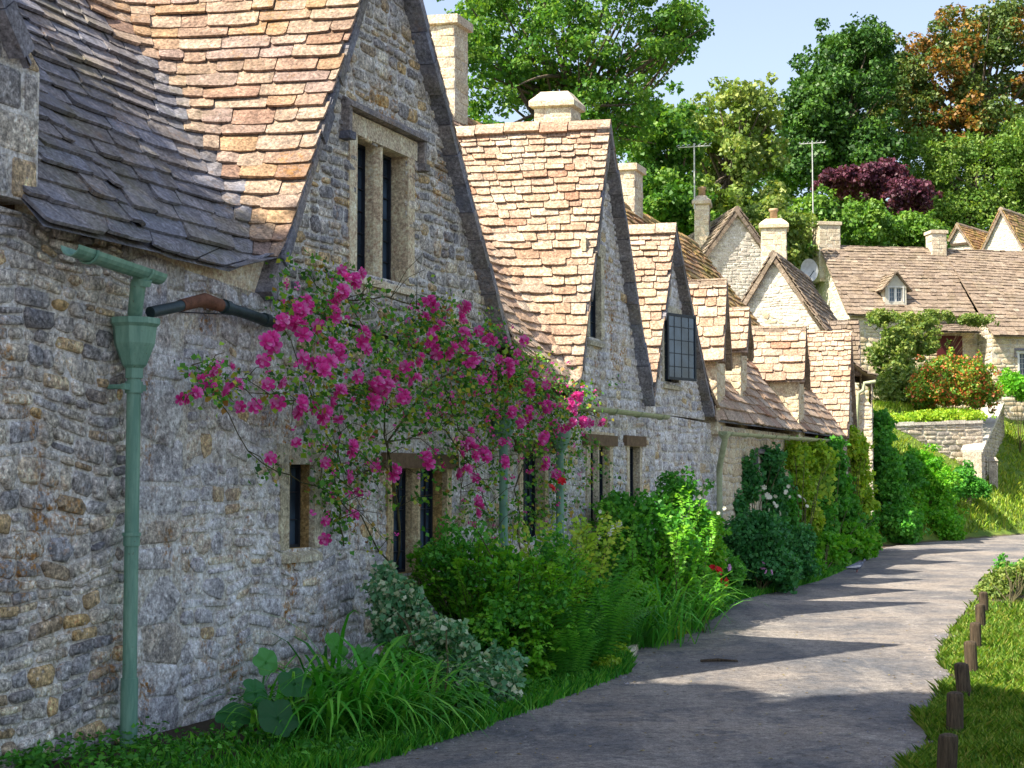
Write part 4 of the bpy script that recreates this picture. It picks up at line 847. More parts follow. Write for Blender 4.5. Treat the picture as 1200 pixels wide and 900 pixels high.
def sprays(t, base, blobs, nst, nlf, ls, mat, br=.12, droop=.25, aspect=.4, name='sprays', stemr=.005, start=.3, wander=.1):
    base = Vector(base); cs, rs = ell_clumps(blobs, nst, .02, .85); P_ = []; D_ = []; N_ = []; rv = []; mb = MB()
    for c in cs:
        e = Vector(c); b = base+Vector((rng.normal()*br, rng.normal()*br, 0)); b = b.lerp(Vector((e.x, e.y, b.z)), .35); L = (e-b).length; mid = b.lerp(e, .5)+Vector((0, 0, L*.22))+Vector(rng.normal(size=3))*L*wander; e2 = e-Vector((0, 0, L*droop*.3))
        f = lambda u: b*(1-u)**2+mid*2*u*(1-u)+e2*u*u
        mb.tube([f(u) for u in (0, .25, .5, .75, 1)], [stemr, stemr*.8, stemr*.7, stemr*.5, stemr*.3], 4, cap=False)
        k = rng.random(); m = int(nlf*rng.uniform(.7, 1.2))
        for i in range(m):
            u = start+(1-start)*(i+rng.random()*.6)/m; p = f(u); tg = (f(min(1, u+.02))-f(u-.02)).normalized(); s_ = tg.cross(Vector((0, 0, 1)))
            if s_.length < .05: s_ = Vector((1, 0, 0))
            s_.normalize(); sg = 1 if i % 2 else -1; d = s_*sg*.9+tg*.7+Vector(rng.normal(size=3))*.25-Vector((0, 0, .15)); nn = s_.cross(tg)*1.0; nn = nn if nn.z > 0 else -nn
            P_.append(p+Vector(rng.normal(size=3))*.004); D_.append(d); N_.append(nn+Vector(rng.normal(size=3))*.35); rv.append(min(1, max(0, k*.45+rng.random()*.3+u*.3)))
    P_ = np.array([tuple(p) for p in P_]); D_ = np.array([tuple(p) for p in D_]); N_ = np.array([tuple(p) for p in N_]); n = len(P_); L = ls*rng.uniform(.6, 1.3, n); V = leaf_verts(P_, D_, N_, L, L*aspect); rn = rng.random((n, 3)); rn[:, 0] = rv
    npmesh(name, V, 4, mat, rn, t); mb.build('spray_stems', STEM, t, True)
def tree(label, base, blobs, ncl, cr, nl, ls, mat, trunk=.35, nbr=20, group='trees on the hill', shell=.5, bend=.8, name='tree', cat='tree', mat2=None, f2=.3, squash=.7, aspect=.5, droop=.3):
    cs, rs = ell_clumps(blobs, ncl, cr, shell); base = Vector(base); t = thing(name, base, label, cat, group)
    P_, N_, k = clumps(cs, rs, nl, squash); rv = np.clip(rng.random(nl)*.6+rng.random(len(cs))[k]*.45, 0, 1)
    if mat2 is None: leaves('crown', P_, N_, ls, mat, t, aspect, droop, rv=rv)
    else:
        sel = mat2[1](P_); leaves('crown', P_[~sel], N_[~sel], ls, mat, t, aspect, droop, rv=rv[~sel]); o = leaves('crown_patch', P_[sel], N_[sel], ls, mat2[0], t, aspect, droop, rv=rv[sel]); o['label'] = 'patches of turning orange leaves'
    c = np.mean(np.array(cs), 0); C_ = Vector(c); low = Vector((base.x*.5+C_.x*.5, base.y*.5+C_.y*.5, base.z+(C_.z-base.z)*.55)); mb = MB()
    mb.tube([base-Vector((0, 0, .3)), base.lerp(low, .5)+Vector((.2, 0, 0)), low, low.lerp(C_, .6), C_+Vector((0, 0, 1))], [trunk, trunk*.8, trunk*.65, trunk*.4, trunk*.15], 9)
    for i in rng.choice(len(cs), min(nbr, len(cs)), replace=False):
        e = Vector(cs[i]); f = rng.uniform(.1, .9); s_ = low.lerp(C_, f); m_ = s_.lerp(e, .5)+Vector(rng.normal(size=3))*bend*.4; pts = []
        for u in np.linspace(0, 1, 6): pts.append(s_*(1-u)**2+m_*2*u*(1-u)+e*u*u)
        mb.tube(pts, list(np.linspace(trunk*.28, trunk*.04, 6)), 5, cap=False)
    mb.build('trunk', BARK, t, True); return t
gz = lambda x, y: float(height(np.array([x]), np.array([y]))[0])
def gb(px, Y, dz=0): X = (px-600)/1800*Y; return (X, Y, gz(X, Y))

# trees, far to near
tree('big olive brown tree with orange patches at the top right', gb(1130, 98), [(1110, 95, 85, 70, 96, 6), (1180, 70, 70, 75, 98, 6), (1060, 120, 45, 70, 94, 4), (1150, 160, 80, 50, 93, 4), (1120, 45, 40, 35, 97, 4), (1235, 110, 60, 90, 98, 5)], 340, .8, 60000, .21, L_OLIVE, .6, 30,
     mat2=(L_ORANGE, lambda P_: np.array([noise.noise(Vector(p)*.32+Vector((3, 1, 7))) > (.03 if (p[0] > 26.5 and 21 < p[2] < 27.5) or (p[0] < 26 and p[2] < 24.5) else .22) and rng.random() < .75 for p in P_])))
tree('tall dense deep green tree left of the olive brown one', gb(985, 88), [(985, 105, 62, 75, 88, 4.5), (950, 150, 45, 70, 86, 3.5), (1010, 190, 60, 55, 86, 4), (925, 200, 40, 45, 84, 3), (1010, 60, 42, 32, 88, 3)], 300, .8, 62000, .20, L_DENSE, .6, 24)
tree('pale green willow like tree at the right behind the gables', gb(1130, 90), [(1150, 215, 75, 62, 90, 3), (1085, 195, 42, 45, 89, 3), (1120, 260, 90, 40, 88, 3), (1200, 200, 50, 62, 90, 3)], 330, .6, 42000, .22, L_WILLOW, .4, 26, squash=1.1, aspect=.3)
tree('purple leaved tree in front of the dark green crowns', gb(1025, 76), [(1015, 213, 55, 20, 74, 2.2), (1052, 235, 42, 28, 73, 2), (980, 212, 26, 13, 74, 1.5), (1035, 200, 25, 14, 74, 1.2), (1075, 225, 22, 14, 73, 1)], 170, .38, 17000, .15, L_PURPLE, .25, 24, squash=.6)
tree('loose olive green tree with bare limbs between the ash and the dense tree', gb(855, 72), [(860, 130, 52, 42, 70, 3), (850, 190, 60, 45, 69, 3), (898, 160, 30, 50, 70, 2), (815, 150, 40, 45, 69, 2), (820, 240, 50, 35, 68, 2), (880, 250, 50, 40, 68, 2.5)], 200, .5, 19000, .19, L_LOOSE, .35, 50, shell=.25)
tree('large airy ash tree rising behind the row, sky showing through it', gb(690, 50), [(640, 60, 105, 75, 46, 3), (745, 50, 85, 58, 47, 3), (560, 90, 60, 80, 45, 2.5), (690, 140, 95, 60, 46, 2.5), (800, 30, 42, 36, 47, 1.5), (600, 190, 70, 50, 45, 2), (700, -30, 120, 50, 46, 3), (570, -10, 60, 60, 46, 2.5)], 480, .42, 42000, .12, L_ASH, .28, 60, shell=.3, squash=.6)
tree('bushy green tree between the ash and the far gables', gb(790, 62), [(775, 170, 55, 60, 58, 2), (775, 240, 60, 45, 57, 2), (820, 265, 40, 25, 57, 1.5)], 170, .45, 22000, .16, L_ASH, .3, 20)
for i, (x, y, rx, ry, Y, mt, lb) in enumerate(((900, 270, 60, 40, 60, L_LOOSE, 'olive green bush above the tall white gable'), (955, 262, 42, 34, 66, L_FRESH, 'bright green young tree beside the long house chimney'), (1015, 270, 45, 38, 68, L_FRESH, 'bright green young tree under the purple one'), (1070, 275, 45, 28, 70, L_FRESH, 'green bush behind the long house ridge'), (935, 330, 40, 55, 62, L_FRESH, 'shaded green bush beside the satellite dish'))):
    tree(lb, gb(x, Y), [(x, y, rx, ry, Y, 1.6), (x-10, y+35, rx, ry, Y, 1.6)], 130, .42, 15000, .15, mt, .12, 10, group='bushes behind the roofs', name='bush', cat='bush')
# a wooded hillside reads as one mass behind them
cs = [(x+rng.normal()*2, y+rng.normal()*3, gz(x, y)+rng.uniform(.5, 6)) for x in np.linspace(-45, 95, 90) for y in (100, 110, 122)]; P_, N_, k = clumps(cs, [2.4]*len(cs), 26000)
tag(leaves('woodland', P_, N_, .6, L_DENSE), 'distant woodland closing the hillside behind the trees', 'woodland', None, 'stuff')
# the tree behind the first cottages, out of the frame, that shades the near road
tree('tall ash behind the first cottage, outside the frame, shading the near road', (-7.5, 3.5, 0), [(600, 450, 1, 1, 1)], 1, .5, 10, .1, L_ASH, .3, 1) if False else None
def shade_tree():
    cs = []; C_ = Vector((-6.3, 2.5, 13.2))
    for i in range(150):
        d = rng.normal(size=3); d /= np.linalg.norm(d); r_ = rng.uniform(.25, 1)**.6; cs.append((C_.x+d[0]*3.9*r_, C_.y+d[1]*4.2*r_, C_.z+d[2]*3.0*r_))
    for i in range(60):  # unseen extra crown lobe, added to throw shade on the lower near roof
        d = rng.normal(size=3); d /= np.linalg.norm(d); r_ = rng.uniform(.1, 1)**.5; cs.append((-7.3+d[0]*1.7*r_, 6.8+d[1]*1.6*r_, 9.8+d[2]*1.4*r_))
    t = thing('tree', (-8.5, 2.5, 0), 'tall ash rising behind the roof of the first cottages', 'tree', 'trees on the hill'); P_, N_, k = clumps(cs, [.75]*150+[.55]*60, 40000, .7)
    leaves('crown', P_, N_, .2, L_ASH, t); mb = MB(); mb.tube([(-8.5, 2.5, 0), (-8.2, 2.6, 6), (-6.5, 3.4, 11), (-6.2, 3.6, 14)], [.35, .3, .2, .06], 9); stems(mb, (-7, 3.2, 9.5), cs, 26, .09, .02); mb.build('trunk', BARK, t, True)
shade_tree()

# ================================================================== back garden
def stonewall(label, a, b, za0, za1, zb0, zb1, th=.4, group='garden walls', parent=None):
    a = Vector(a); b = Vector(b); u = (b-a); L = math.hypot(u.x, u.y); az = math.degrees(math.atan2(-u.y, u.x)); F = facing(a, az)
    t = thing('garden_wall', (a.x, a.y, za0), label, 'wall', group); s0 = lambda s: 0
    wall(F, [[(0, za0), (L, zb0), (L, zb1), (0, za1)]], t, mats=(M_WALL2, M_MORT2), size=(.35, .14), dep=.025)
    e = MB(); e.face([F(0, th, za0), F(L, th, zb0), F(L, th, zb1), F(0, th, za1)]); e.face([F(0, 0, za0), F(0, th, za0), F(0, th, za1), F(0, 0, za1)]); e.face([F(L, 0, zb0), F(L, th, zb0), F(L, th, zb1), F(L, 0, zb1)]); e.build('back_face', M_WALL2, t)
    c = MB(); n = max(3, int(L/.5))
    for i in range(n):
        x0 = L*i/n+.005; x1 = L*(i+1)/n-.005; q0 = za1+(zb1-za1)*x0/L; q1 = za1+(zb1-za1)*x1/L; h = random.uniform(.08, .13)
        c.hexa([F(x, d, z) for k in (.002, h) for x, d, z in ((x0, -.05, q0+k), (x1, -.05, q1+k), (x1, th+.05, q1+k), (x0, th+.05, q0+k))])
    c.build('coping', M_WALL3, t)
a, b = at(1030, 535, 47), at(1152, 527, 47.5)
stonewall('low stone retaining wall under the red flowering bush', (a.x, a.y, 0), (b.x, b.y, 0), 0, at(1030, 500, 47).z, 0, at(1152, 496, 47.5).z)
a, b = at(1178, 480, 52), at(1148, 540, 46.8)
# the sloping wall with pale coping coming down the bank
a0 = at(1150, 530, 46.5); b0_ = at(1176, 474, 54)
stonewall('sloping wall with pale coping descending beside the garden', (a0.x, a0.y, 0), (b0_.x, b0_.y, 0), a0.z-1.2, a0.z, b0_.z-1.3, b0_.z, .55)
shrub('flowering_bush', 'round bush covered in red and orange blossom before the long house', [(1118, 447, 50, 34, 50, 1.3), (1150, 455, 22, 28, 50, .8), (1085, 455, 22, 25, 50, .8)], 190, .22, 19000, .085, L_FLOWERBUSH, base=gb(1118, 50), minz=2)
shrub('climbing_vine', 'dense green vine covering the left half of the long house', [(1045, 420, 28, 55, 53.5, .8), (1075, 395, 35, 25, 54.5, .6), (1060, 460, 32, 28, 52, 1)], 170, .25, 17000, .11, L_LOOSE, cat='vine', base=gb(1050, 54), minz=2)
shrub('climbing_vine', 'yellowing creeper running along the eave of the long house', [(1035, 372, 22, 10, 54.8, .3), (1090, 371, 40, 8, 55, .3), (1145, 375, 25, 8, 55, .3)], 90, .16, 6500, .08, L_LOOSE, cat='vine', base=gb(1090, 55), minz=2)
shrub('hedge', 'clipped green hedge at the right edge before the long house', [(1190, 455, 20, 22, 53, .8), (1215, 460, 20, 24, 53, .8)], 50, .3, 7000, .1, L_BRIGHT, cat='hedge', base=gb(1195, 53), minz=2)
shrub('ground_plants', 'low yellow green plants spilling over the retaining wall', [(1050, 492, 30, 8, 48, .8), (1100, 488, 40, 9, 48.5, .8), (1135, 488, 25, 8, 49, .8)], 160, .13, 9000, .07, L_YEL, cat='plants', base=gb(1095, 48.5), minz=1)
shrub('shrub', 'dark green shrub in shade at the end of the row', [(1044, 585, 24, 50, 39.5, .8), (1052, 615, 30, 26, 38.5, .9), (1036, 535, 18, 30, 40.5, .6), (1062, 560, 18, 30, 41, .6), (1032, 500, 14, 20, 42, .5)], 200, .22, 17000, .1, L_MID, group='shrubs at the road bend', base=gb(1042, 38.5))
shrub('shrub', 'sunlit climbing shrub spreading at the road bend below the retaining wall', [(1090, 580, 34, 50, 42, .9), (1105, 615, 30, 22, 41, .9), (1075, 545, 22, 22, 43, .7), (1065, 600, 22, 35, 41, .7)], 230, .2, 20000, .085, L_BRIGHT, group='shrubs at the road bend', base=gb(1090, 42))
shrub('shrub', 'ivy clump hanging on the low end of the sloping wall', [(1130, 562, 15, 20, 44.4, .5), (1146, 572, 16, 13, 44.2, .4), (1115, 575, 14, 14, 43.6, .4)], 90, .15, 8000, .07, L_MID, group='shrubs at the road bend', base=gb(1135, 46))
# posts by the sloping wall
for i, (x, Y) in enumerate(((1163, 47.5), (1131, 44.5))):
    g_ = Vector(gb(x, Y)); mb = MB(); w_ = .13; F = Frame((g_.x, g_.y), R(15)); z1 = g_.z+.75; mb.box(F, -w_, w_, -w_, w_, g_.z-.5, z1, j=.01); mb.hexa([F(a_, b_, z) for z, w2 in ((z1+.002, w_+.03), (z1+.12, w_*.6)) for a_, b_ in ((-w2, -w2), (w2, -w2), (w2, w2), (-w2, w2))])
    tag(mb.build('gate_post', M_WALL2), ('squat stone gate post at the foot of the sloping wall, right one' if i == 0 else 'squat stone gate post nearer the shrubs, left one'), 'post', 'gate posts')

# ================================================================== flower bed
def blades(mb, base, n, L, Wd, spread, lean=.6, up=.9, out=None, seg=7):
    base = Vector(base)
    for i in range(n):
        a = rng.uniform(0, 2*math.pi); d = Vector((math.cos(a), math.sin(a), 0))
        if out is not None: d = (d*.8+out*rng.uniform(.1, .8)).normalized()
        p = base+Vector((rng.normal()*spread, rng.normal()*spread, 0)); p.z = base.z; l = L*rng.uniform(.6, 1.2); v = (Vector((0, 0, up))+d*rng.uniform(.15, lean)).normalized(); sd_ = Vector((-d.y, d.x, 0)); wd = Wd*rng.uniform(.7, 1.2); rows = []; k = rng.uniform(.9, 1.7)
        for j in range(seg+1):
            t = j/seg; w_ = wd*(1-t**2.2)*(.5+.5*min(1, t*4)); rows.append([p-sd_*w_, p+sd_*w_]); v = (v+(d*.3-Vector((0, 0, .6)))*k*t*.85).normalized(); p = p+v*l/seg
            if p.z < .02: p.z = .02
        mb.grid(rows, (float(rng.random()), float(rng.random()), 0))
def bigleaf(mb, c, out, size, tilt=.4, lobes=5):
    c = Vector(c); out = out.normalized(); n = (Vector((0, 0, 1))*tilt+out*.7+Vector(rng.normal(size=3))*.25).normalized(); u = n.cross(Vector((0, 0, 1))).normalized(); v = u.cross(n); ph = rng.uniform(0, 6.3); N = 30; r_ = []; cc = (float(rng.random()), float(rng.random()), 0)
    rows = [[c-n*size*.12]*N]
    for k in (.5, 1):
        rows.append([c+(u*math.cos(a)+v*math.sin(a))*size*k*(.72+.28*abs(math.cos(lobes*(a-ph)/2))**.6 if k == 1 else .9)+n*size*(.10*math.sin(a*5+ph)*k-.05*k*k) for a in np.linspace(0, 2*math.pi, N, endpoint=False)])
    mb.grid(rows, cc, True); mb.tube([c, c-n*size*.3-Vector((0, 0, size)), Vector((c.x, c.y, .02))-out*.1], .008, 5, cc, False)
OUT = ROW.N
def bigplant(label, spots, mat):
    g_ = Vector(spots[0][0]); t = thing('broad_leaved_plant', (g_.x, g_.y, 0), label, 'plant', 'broad leaved plants'); mb = MB()
    for p, s in spots: bigleaf(mb, p, OUT+Vector((0, -.6, 0)), s)
    mb.build('leaves', mat, t, True)
def pb(x, y, off):   # picture point on a plane parallel to the facade, off metres in front
    return P(x, y, off)
t = thing('daylily', ground(400, 862), 'large clump of arching strap leaves at the foot of the wall right of the pipe', 'plant', 'strap leaved clumps'); mb = MB()
for x, y, L in ((330, 866, .5), (370, 866, .62), (415, 866, .72), (455, 862, .7), (490, 850, .6), (400, 845, .75), (440, 835, .7)): blades(mb, ground(x, y), 62, L*1.35, .016, .09, lean=1.0, out=OUT+Vector((0, -.4, 0)))
mb.build('leaves', L_BLADE, t, True)
t = thing('daylily', ground(780, 752), 'second clump of arching strap leaves beside the tall bush', 'plant', 'strap leaved clumps'); mb = MB()
for x, y, L in ((745, 760, .7), (775, 755, .85), (805, 742, .8)): blades(mb, ground(x, y), 70, L*1.25, .014, .12, out=OUT+Vector((0, -.4, 0)))
mb.build('leaves', L_BLADE, t, True)
bigplant('plant with broad bluish lobed leaves low at the left of the strap leaves', [(ground(x, y, z), s) for x, y, z, s in ((276, 838, .16, .13), (326, 840, .24, .14), (312, 775, .42, .10), (345, 800, .4, .11), (300, 812, .3, .11))], L_DARK)
bigplant('plant with broad lobed leaves rising between strap leaves and variegated shrub', [(pb(x, y, o), s) for x, y, o, s in ((535, 785, 1.15, .17), (505, 800, 1.1, .13), (480, 765, .9, .16), (558, 803, 1.3, .12), (450, 785, .95, .12), (395, 757, .6, .12), (505, 838, 1.35, .11), (520, 765, 1.0, .12), (430, 770, .8, .11), (545, 815, 1.35, .11))], L_MID)
shrub('variegated_shrub', 'variegated shrub with cream edged leaves leaning on the wall', [(470, 720, 35, 45, 11.6, .25), (520, 760, 45, 45, 11.2, .3), (560, 800, 38, 35, 11.0, .3), (450, 690, 22, 30, 12, .2), (590, 790, 25, 40, 11.2, .25)], 170, .085, 9000, .042, L_VAR, base=ground(520, 850), group='shrubs in the bed', aspect=.5)
_b, _ = shrub('shrub', 'bright green feathery shrub below the double window', [(560, 660, 60, 50, 12.9, .4), (620, 700, 60, 60, 12.7, .45), (590, 740, 60, 50, 12.4, .4), (520, 640, 35, 35, 13, .3), (650, 660, 35, 40, 13.4, .3)], 160, .10, 7000, .046, L_MID, base=ground(600, 800), group='shrubs in the bed', aspect=.35)
sprays(_b, ground(590, 790), [(560, 655, 70, 55, 12.9, .5), (625, 690, 70, 65, 12.6, .5), (590, 740, 70, 55, 12.3, .5), (520, 640, 45, 40, 13, .35), (660, 650, 45, 40, 13.4, .4)], 520, 46, .042, L_BRIGHT, .2, .5)
def fern(mb, base, n, L, out):
    base = Vector(base)
    for i in range(n):
        a = rng.uniform(0, 6.28); d = (Vector((math.cos(a), math.sin(a), 0))+out*.5).normalized(); v = (Vector((0, 0, 1))+d*rng.uniform(.2, .7)).normalized(); p = base+Vector((rng.normal()*.06, rng.normal()*.06, 0)); l = L*rng.uniform(.7, 1.15); sd_ = Vector((-d.y, d.x, 0)); c = (float(rng.random()), float(rng.random()), 0); k = rng.uniform(.8, 1.4)
        for j in range(22):
            t = j/22; q = p+v*l/22; v = (v+(d*.2-Vector((0, 0, .6)))*k*t*.16).normalized(); w_ = l*.17*math.sin(math.pi*min(1, t*.9+.12))**.8
            for sg in (-1, 1):
                tip = p+sd_*sg*w_+v*w_*.5-Vector((0, 0, w_*.35)); mb.face([p, p+v*l/22*.35+(tip-p)*.4, tip, p+v*l/22*.9+(tip-p)*.35], c)
            p = q
for lb, sp in (('drooping feathery fern like plant right of the bright shrub', ((690, 790, .95), (665, 800, .75), (700, 770, 1.0), (655, 770, .9))), ('small pale fern at the foot of the tall bush', ((735, 765, .4), (760, 760, .35)))):
    t = thing('fern', ground(*sp[0][:2]), lb, 'fern', 'ferns in the bed'); mb = MB()
    for x, y, L in sp: fern(mb, ground(x, y), 26, L, OUT)
    mb.build('fronds', L_MID, t)
shrub('shrub', 'mass of mid green fine leaved foliage behind the fern', [(680, 720, 35, 45, 14, .4), (660, 690, 30, 30, 14.2, .3), (690, 760, 30, 30, 13.6, .3)], 120, .09, 9000, .05, L_MID, base=ground(690, 780), group='shrubs in the bed', aspect=.3)
_b, _ = shrub('shrub', 'tall bushy green shrub before the second cottage', [(760, 640, 60, 62, 17.2, .55), (800, 600, 35, 55, 18, .4), (730, 690, 45, 50, 16.8, .45), (800, 690, 38, 40, 17.4, .45), (720, 610, 30, 40, 17.6, .35)], 300, .12, 17000, .055, L_MID, base=ground(770, 745), group='shrubs in the bed')
sprays(_b, ground(770, 745), [(755, 640, 72, 75, 17.0, .6), (800, 600, 42, 65, 17.8, .4), (735, 690, 55, 60, 16.6, .5), (800, 680, 50, 50, 17.2, .5), (715, 600, 40, 45, 17.4, .4)], 380, 40, .05, L_BRIGHT, .25, .5)
t = thing('shrub', ground(650, 790), 'loose yellow green sprays rising between the bright shrub and the second pipe', 'shrub', 'shrubs in the bed'); sprays(t, ground(650, 785), [(650, 620, 60, 45, 14.0, .3), (700, 600, 40, 30, 14.6, .3), (600, 620, 40, 35, 13.8, .3)], 60, 34, .05, L_YEL, .2, .4)
_b, _ = shrub('shrub', 'domed dark blue green shrub left of the yellow climbers', [(885, 640, 42, 45, 22.5, .6), (900, 665, 40, 32, 22.3, .6), (935, 650, 20, 40, 24, .5)], 230, .14, 19000, .06, L_DARK, base=ground(890, 698), group='shrubs in the bed', aspect=.5)
shrub('shrub', 'loose leafy plant with pink flowers at the foot of the pale pipe', [(850, 670, 22, 25, 19.8, .3), (835, 700, 18, 15, 19, .3)], 60, .1, 4500, .05, L_MID, base=ground(850, 700), group='shrubs in the bed')
shrub('climbing_vine', 'dark vine with cream blossom on the wall right of the pale pipe', [(870, 560, 26, 30, 24.6, .15), (905, 575, 22, 38, 26, .15), (895, 535, 25, 14, 25.8, .15), (860, 600, 16, 30, 24.2, .15)], 110, .14, 7000, .07, L_DARK, cat='vine', base=ground(880, 680), group='climbers on the fourth cottage')
shrub('climbing_vine', 'yellow green climber hanging from the eave, left of the pair', [(938, 560, 18, 50, 28, .25), (955, 535, 24, 22, 29, .25), (925, 530, 14, 18, 27.5, .2), (945, 610, 20, 40, 28, .3)], 150, .13, 10000, .075, L_YEL, cat='vine', base=ground(940, 675), group='climbers on the fourth cottage')
shrub('climbing_vine', 'yellow green climber at the corner by the lit end wall', [(1000, 545, 18, 40, 33.5, .3), (1010, 580, 16, 30, 34, .3), (992, 520, 14, 22, 33, .25)], 100, .17, 9000, .09, L_YEL, cat='vine', base=ground(1000, 652), group='climbers on the fourth cottage')
shrub('climbing_vine', 'deep green creeper filling the wall between the two yellow climbers', [(915, 600, 22, 45, 26.8, .3), (1015, 625, 16, 26, 34.5, .4), (972, 560, 24, 45, 30, .35), (985, 610, 26, 40, 31.5, .5), (960, 620, 22, 40, 29, .4)], 260, .15, 20000, .09, L_MID, cat='vine', base=ground(975, 665), group='climbers on the fourth cottage')
shrub('shrub', 'lush bright border plants along the road before the fourth cottage', [(965, 650, 32, 28, 28, .5), (990, 638, 32, 28, 31, .5), (942, 664, 24, 22, 25.5, .4), (1012, 636, 20, 22, 33.5, .4)], 200, .13, 15000, .09, L_BRIGHT, base=ground(965, 674), group='shrubs in the bed')
t = thing('flower_spikes', ground(965, 668), 'tall yellow flower spikes standing before the deep green creeper', 'plant'); mb = MB()
for i in range(16):
    p = ground(965+rng.uniform(-14, 14), 664); h = rng.uniform(1.2, 2.1); mb.tube([p, p+Vector((rng.normal()*.1, 0, h))], [.02, .012], 4)
    for j in range(16): q = p+Vector((rng.normal()*.04, rng.normal()*.04, h*(.55+.45*j/16))); mb.face([q, q+Vector((.05, 0, .04)), q+Vector((0, 0, .09)), q+Vector((-.05, 0, .04))])
mb.build('spikes', L_YEL, t)
for lb, x, y in (('tiny lime plant at the road edge under the fern', 712, 792), ('lime plant in the tarmac notch by the strap leaves', 790, 750), ('low lime plant by the drive edge', 722, 775)):
    shrub('small_plant', lb, [(x, y-10, 17, 12, ground(x, y).y, .12)], 18, .05, 1300, .035, L_YEL, cat='plant', base=ground(x, y), group='small lime plants', nstem=5, stem=.005)
shrub('small_plant', 'low leafy weeds round the foot of the near downpipe', [(150, 885, 60, 9, 9.3, .18), (230, 882, 40, 8, 9.4, .15)], 60, .04, 3500, .03, L_MID, cat='plant', base=ground(150, 885), group='weeds at the wall foot', nstem=4, stem=.004)
shrub('small_plant', 'green weeds at the bottom left corner of the wall', [(30, 890, 30, 8, 8.7, .15)], 20, .04, 1200, .03, L_MID, cat='plant', base=ground(40, 895), group='weeds at the wall foot', nstem=4, stem=.004)

shrub('shrub', 'leafy mass filling the bed behind the large strap leaves', [(470, 790, 40, 28, 10.9, .25), (540, 820, 35, 22, 10.7, .25), (400, 800, 35, 20, 10.4, .15)], 90, .08, 5000, .05, L_MID, base=ground(480, 860), group='shrubs in the bed')
shrub('shrub', 'green mound between the fern and the second strap leaves', [(715, 730, 28, 30, 14.8, .3), (740, 710, 30, 35, 15.6, .3)], 90, .09, 6500, .045, L_BRIGHT, base=ground(728, 760), group='shrubs in the bed')
shrub('shrub', 'fresh green foliage between the tall bush and the pale pipe', [(830, 640, 24, 45, 18.6, .3), (825, 690, 22, 25, 18.2, .3)], 100, .1, 7000, .05, L_BRIGHT, base=ground(826, 712), group='shrubs in the bed')
# ---- flowers: a rose is nested rings of petals
def blossom_mesh(r, mat, rings=3, nm='blossom', heads=1, sp=.05):
    mb = MB()
    for h_ in range(heads):
        o = Vector(rng.normal(size=3))*sp if heads > 1 else Vector((0, 0, 0)); R0 = r*rng.uniform(.75, 1.1); ax = Vector((rng.normal()*.5, rng.normal()*.5, 1)).normalized(); u = ax.orthogonal().normalized(); v = ax.cross(u)
        for k in range(rings):
            n = 6-k; rr = R0*(1-k*.26); h = R0*(.12+.22*k); ph = rng.uniform(0, 6)
            for i in range(n):
                a = ph+2*math.pi*i/n; w_ = math.pi/n*1.15; c = (float(rng.random()), 0, 0); f = lambda a_, q, z: o+(u*math.cos(a_)+v*math.sin(a_))*q+ax*z
                mb.grid([[f(a, .0, 0)]*3, [f(a-w_*.8, rr*.6, h*.9), f(a, rr*.55, h*.5), f(a+w_*.8, rr*.6, h*.9)], [f(a-w_*.6, rr*.98, h*1.5), f(a, rr*1.08, h*1.1), f(a+w_*.6, rr*.98, h*1.5)]], c)
    me_o = mb.build(nm, mat, None, True); COL.objects.unlink(me_o); return me_o
def blossoms(parent, pts, srcs, scale=(.7, 1.3)):
    L = parent.location
    for i, p in enumerate(pts):
        s = srcs[int(rng.integers(len(srcs)))]; c = s.copy(); COL.objects.link(c); c.parent = parent; c.location = Vector(p)-L
        o = OUT+Vector((0, -.7, .3)); q = o.to_track_quat('Z', 'Y').to_euler(); c.rotation_euler = (q.x+rng.normal()*.4, q.y+rng.normal()*.4, q.z+rng.normal()*.4); c.scale = (float(rng.uniform(*scale)),)*3
ROSES = [blossom_mesh(.042, M_PINK, 3, 'blossom', 1), blossom_mesh(.045, M_PINK, 3, 'blossom', 3, .05), blossom_mesh(.045, M_PINK, 3, 'blossom', 5, .065), blossom_mesh(.04, M_PINK, 3, 'blossom', 2, .04)]
# ---- the climbing rose
rose = thing('climbing_rose', ground(520, 850)+Vector((-.6, .6, 0)), 'rambling rose covered in magenta pink blossoms arching across the near cottage wall', 'climbing rose')
RO = lambda y: .12+.35*max(0, 1-abs(y-430)/170)
paths = [[(455, 690), (470, 640), (462, 560), (450, 510), (452, 460), (440, 400), (405, 350), (372, 335)], [(462, 600), (455, 520), (500, 450), (560, 420), (620, 440), (690, 470)], [(455, 540), (410, 560), (380, 500), (350, 430), (330, 380)], [(455, 660), (430, 610), (380, 575), (330, 555), (290, 530), (265, 480), (240, 435), (222, 430)], [(450, 520), (520, 500), (560, 560), (580, 620), (560, 660)], [(452, 470), (400, 460), (330, 470), (270, 450)], [(560, 430), (640, 470), (700, 490)], [(520, 450), (545, 520), (540, 590)], [(405, 350), (460, 350), (510, 370), (570, 400)], [(400, 640), (395, 560), (400, 480)], [(610, 640), (605, 560), (640, 500), (680, 495)]]
mb = MB(); SP = []
for i, p in enumerate(paths):
    pts = [pb(x, y, RO(y)*(.7 if i != 3 else .35)) for x, y in p]; L = resample(pts, 0); q = [sample(L, t)+Vector(rng.normal(size=3))*.012 for t in np.linspace(0, 1, 18)]; mb.tube(q, list(np.linspace(.011 if i < 2 else .007, .003, 18)), 5, cap=False); SP += q
for i in range(150):
    q = SP[int(rng.integers(len(SP)))]; d = Vector(rng.normal(size=3))*.16+OUT*.1; mb.tube([q, q+d*.5+Vector((0, 0, .04)), q+d-Vector((0, 0, .02))], [.004, .003, .002], 4, cap=False)
mb.build('stems', STEM, rose, True)
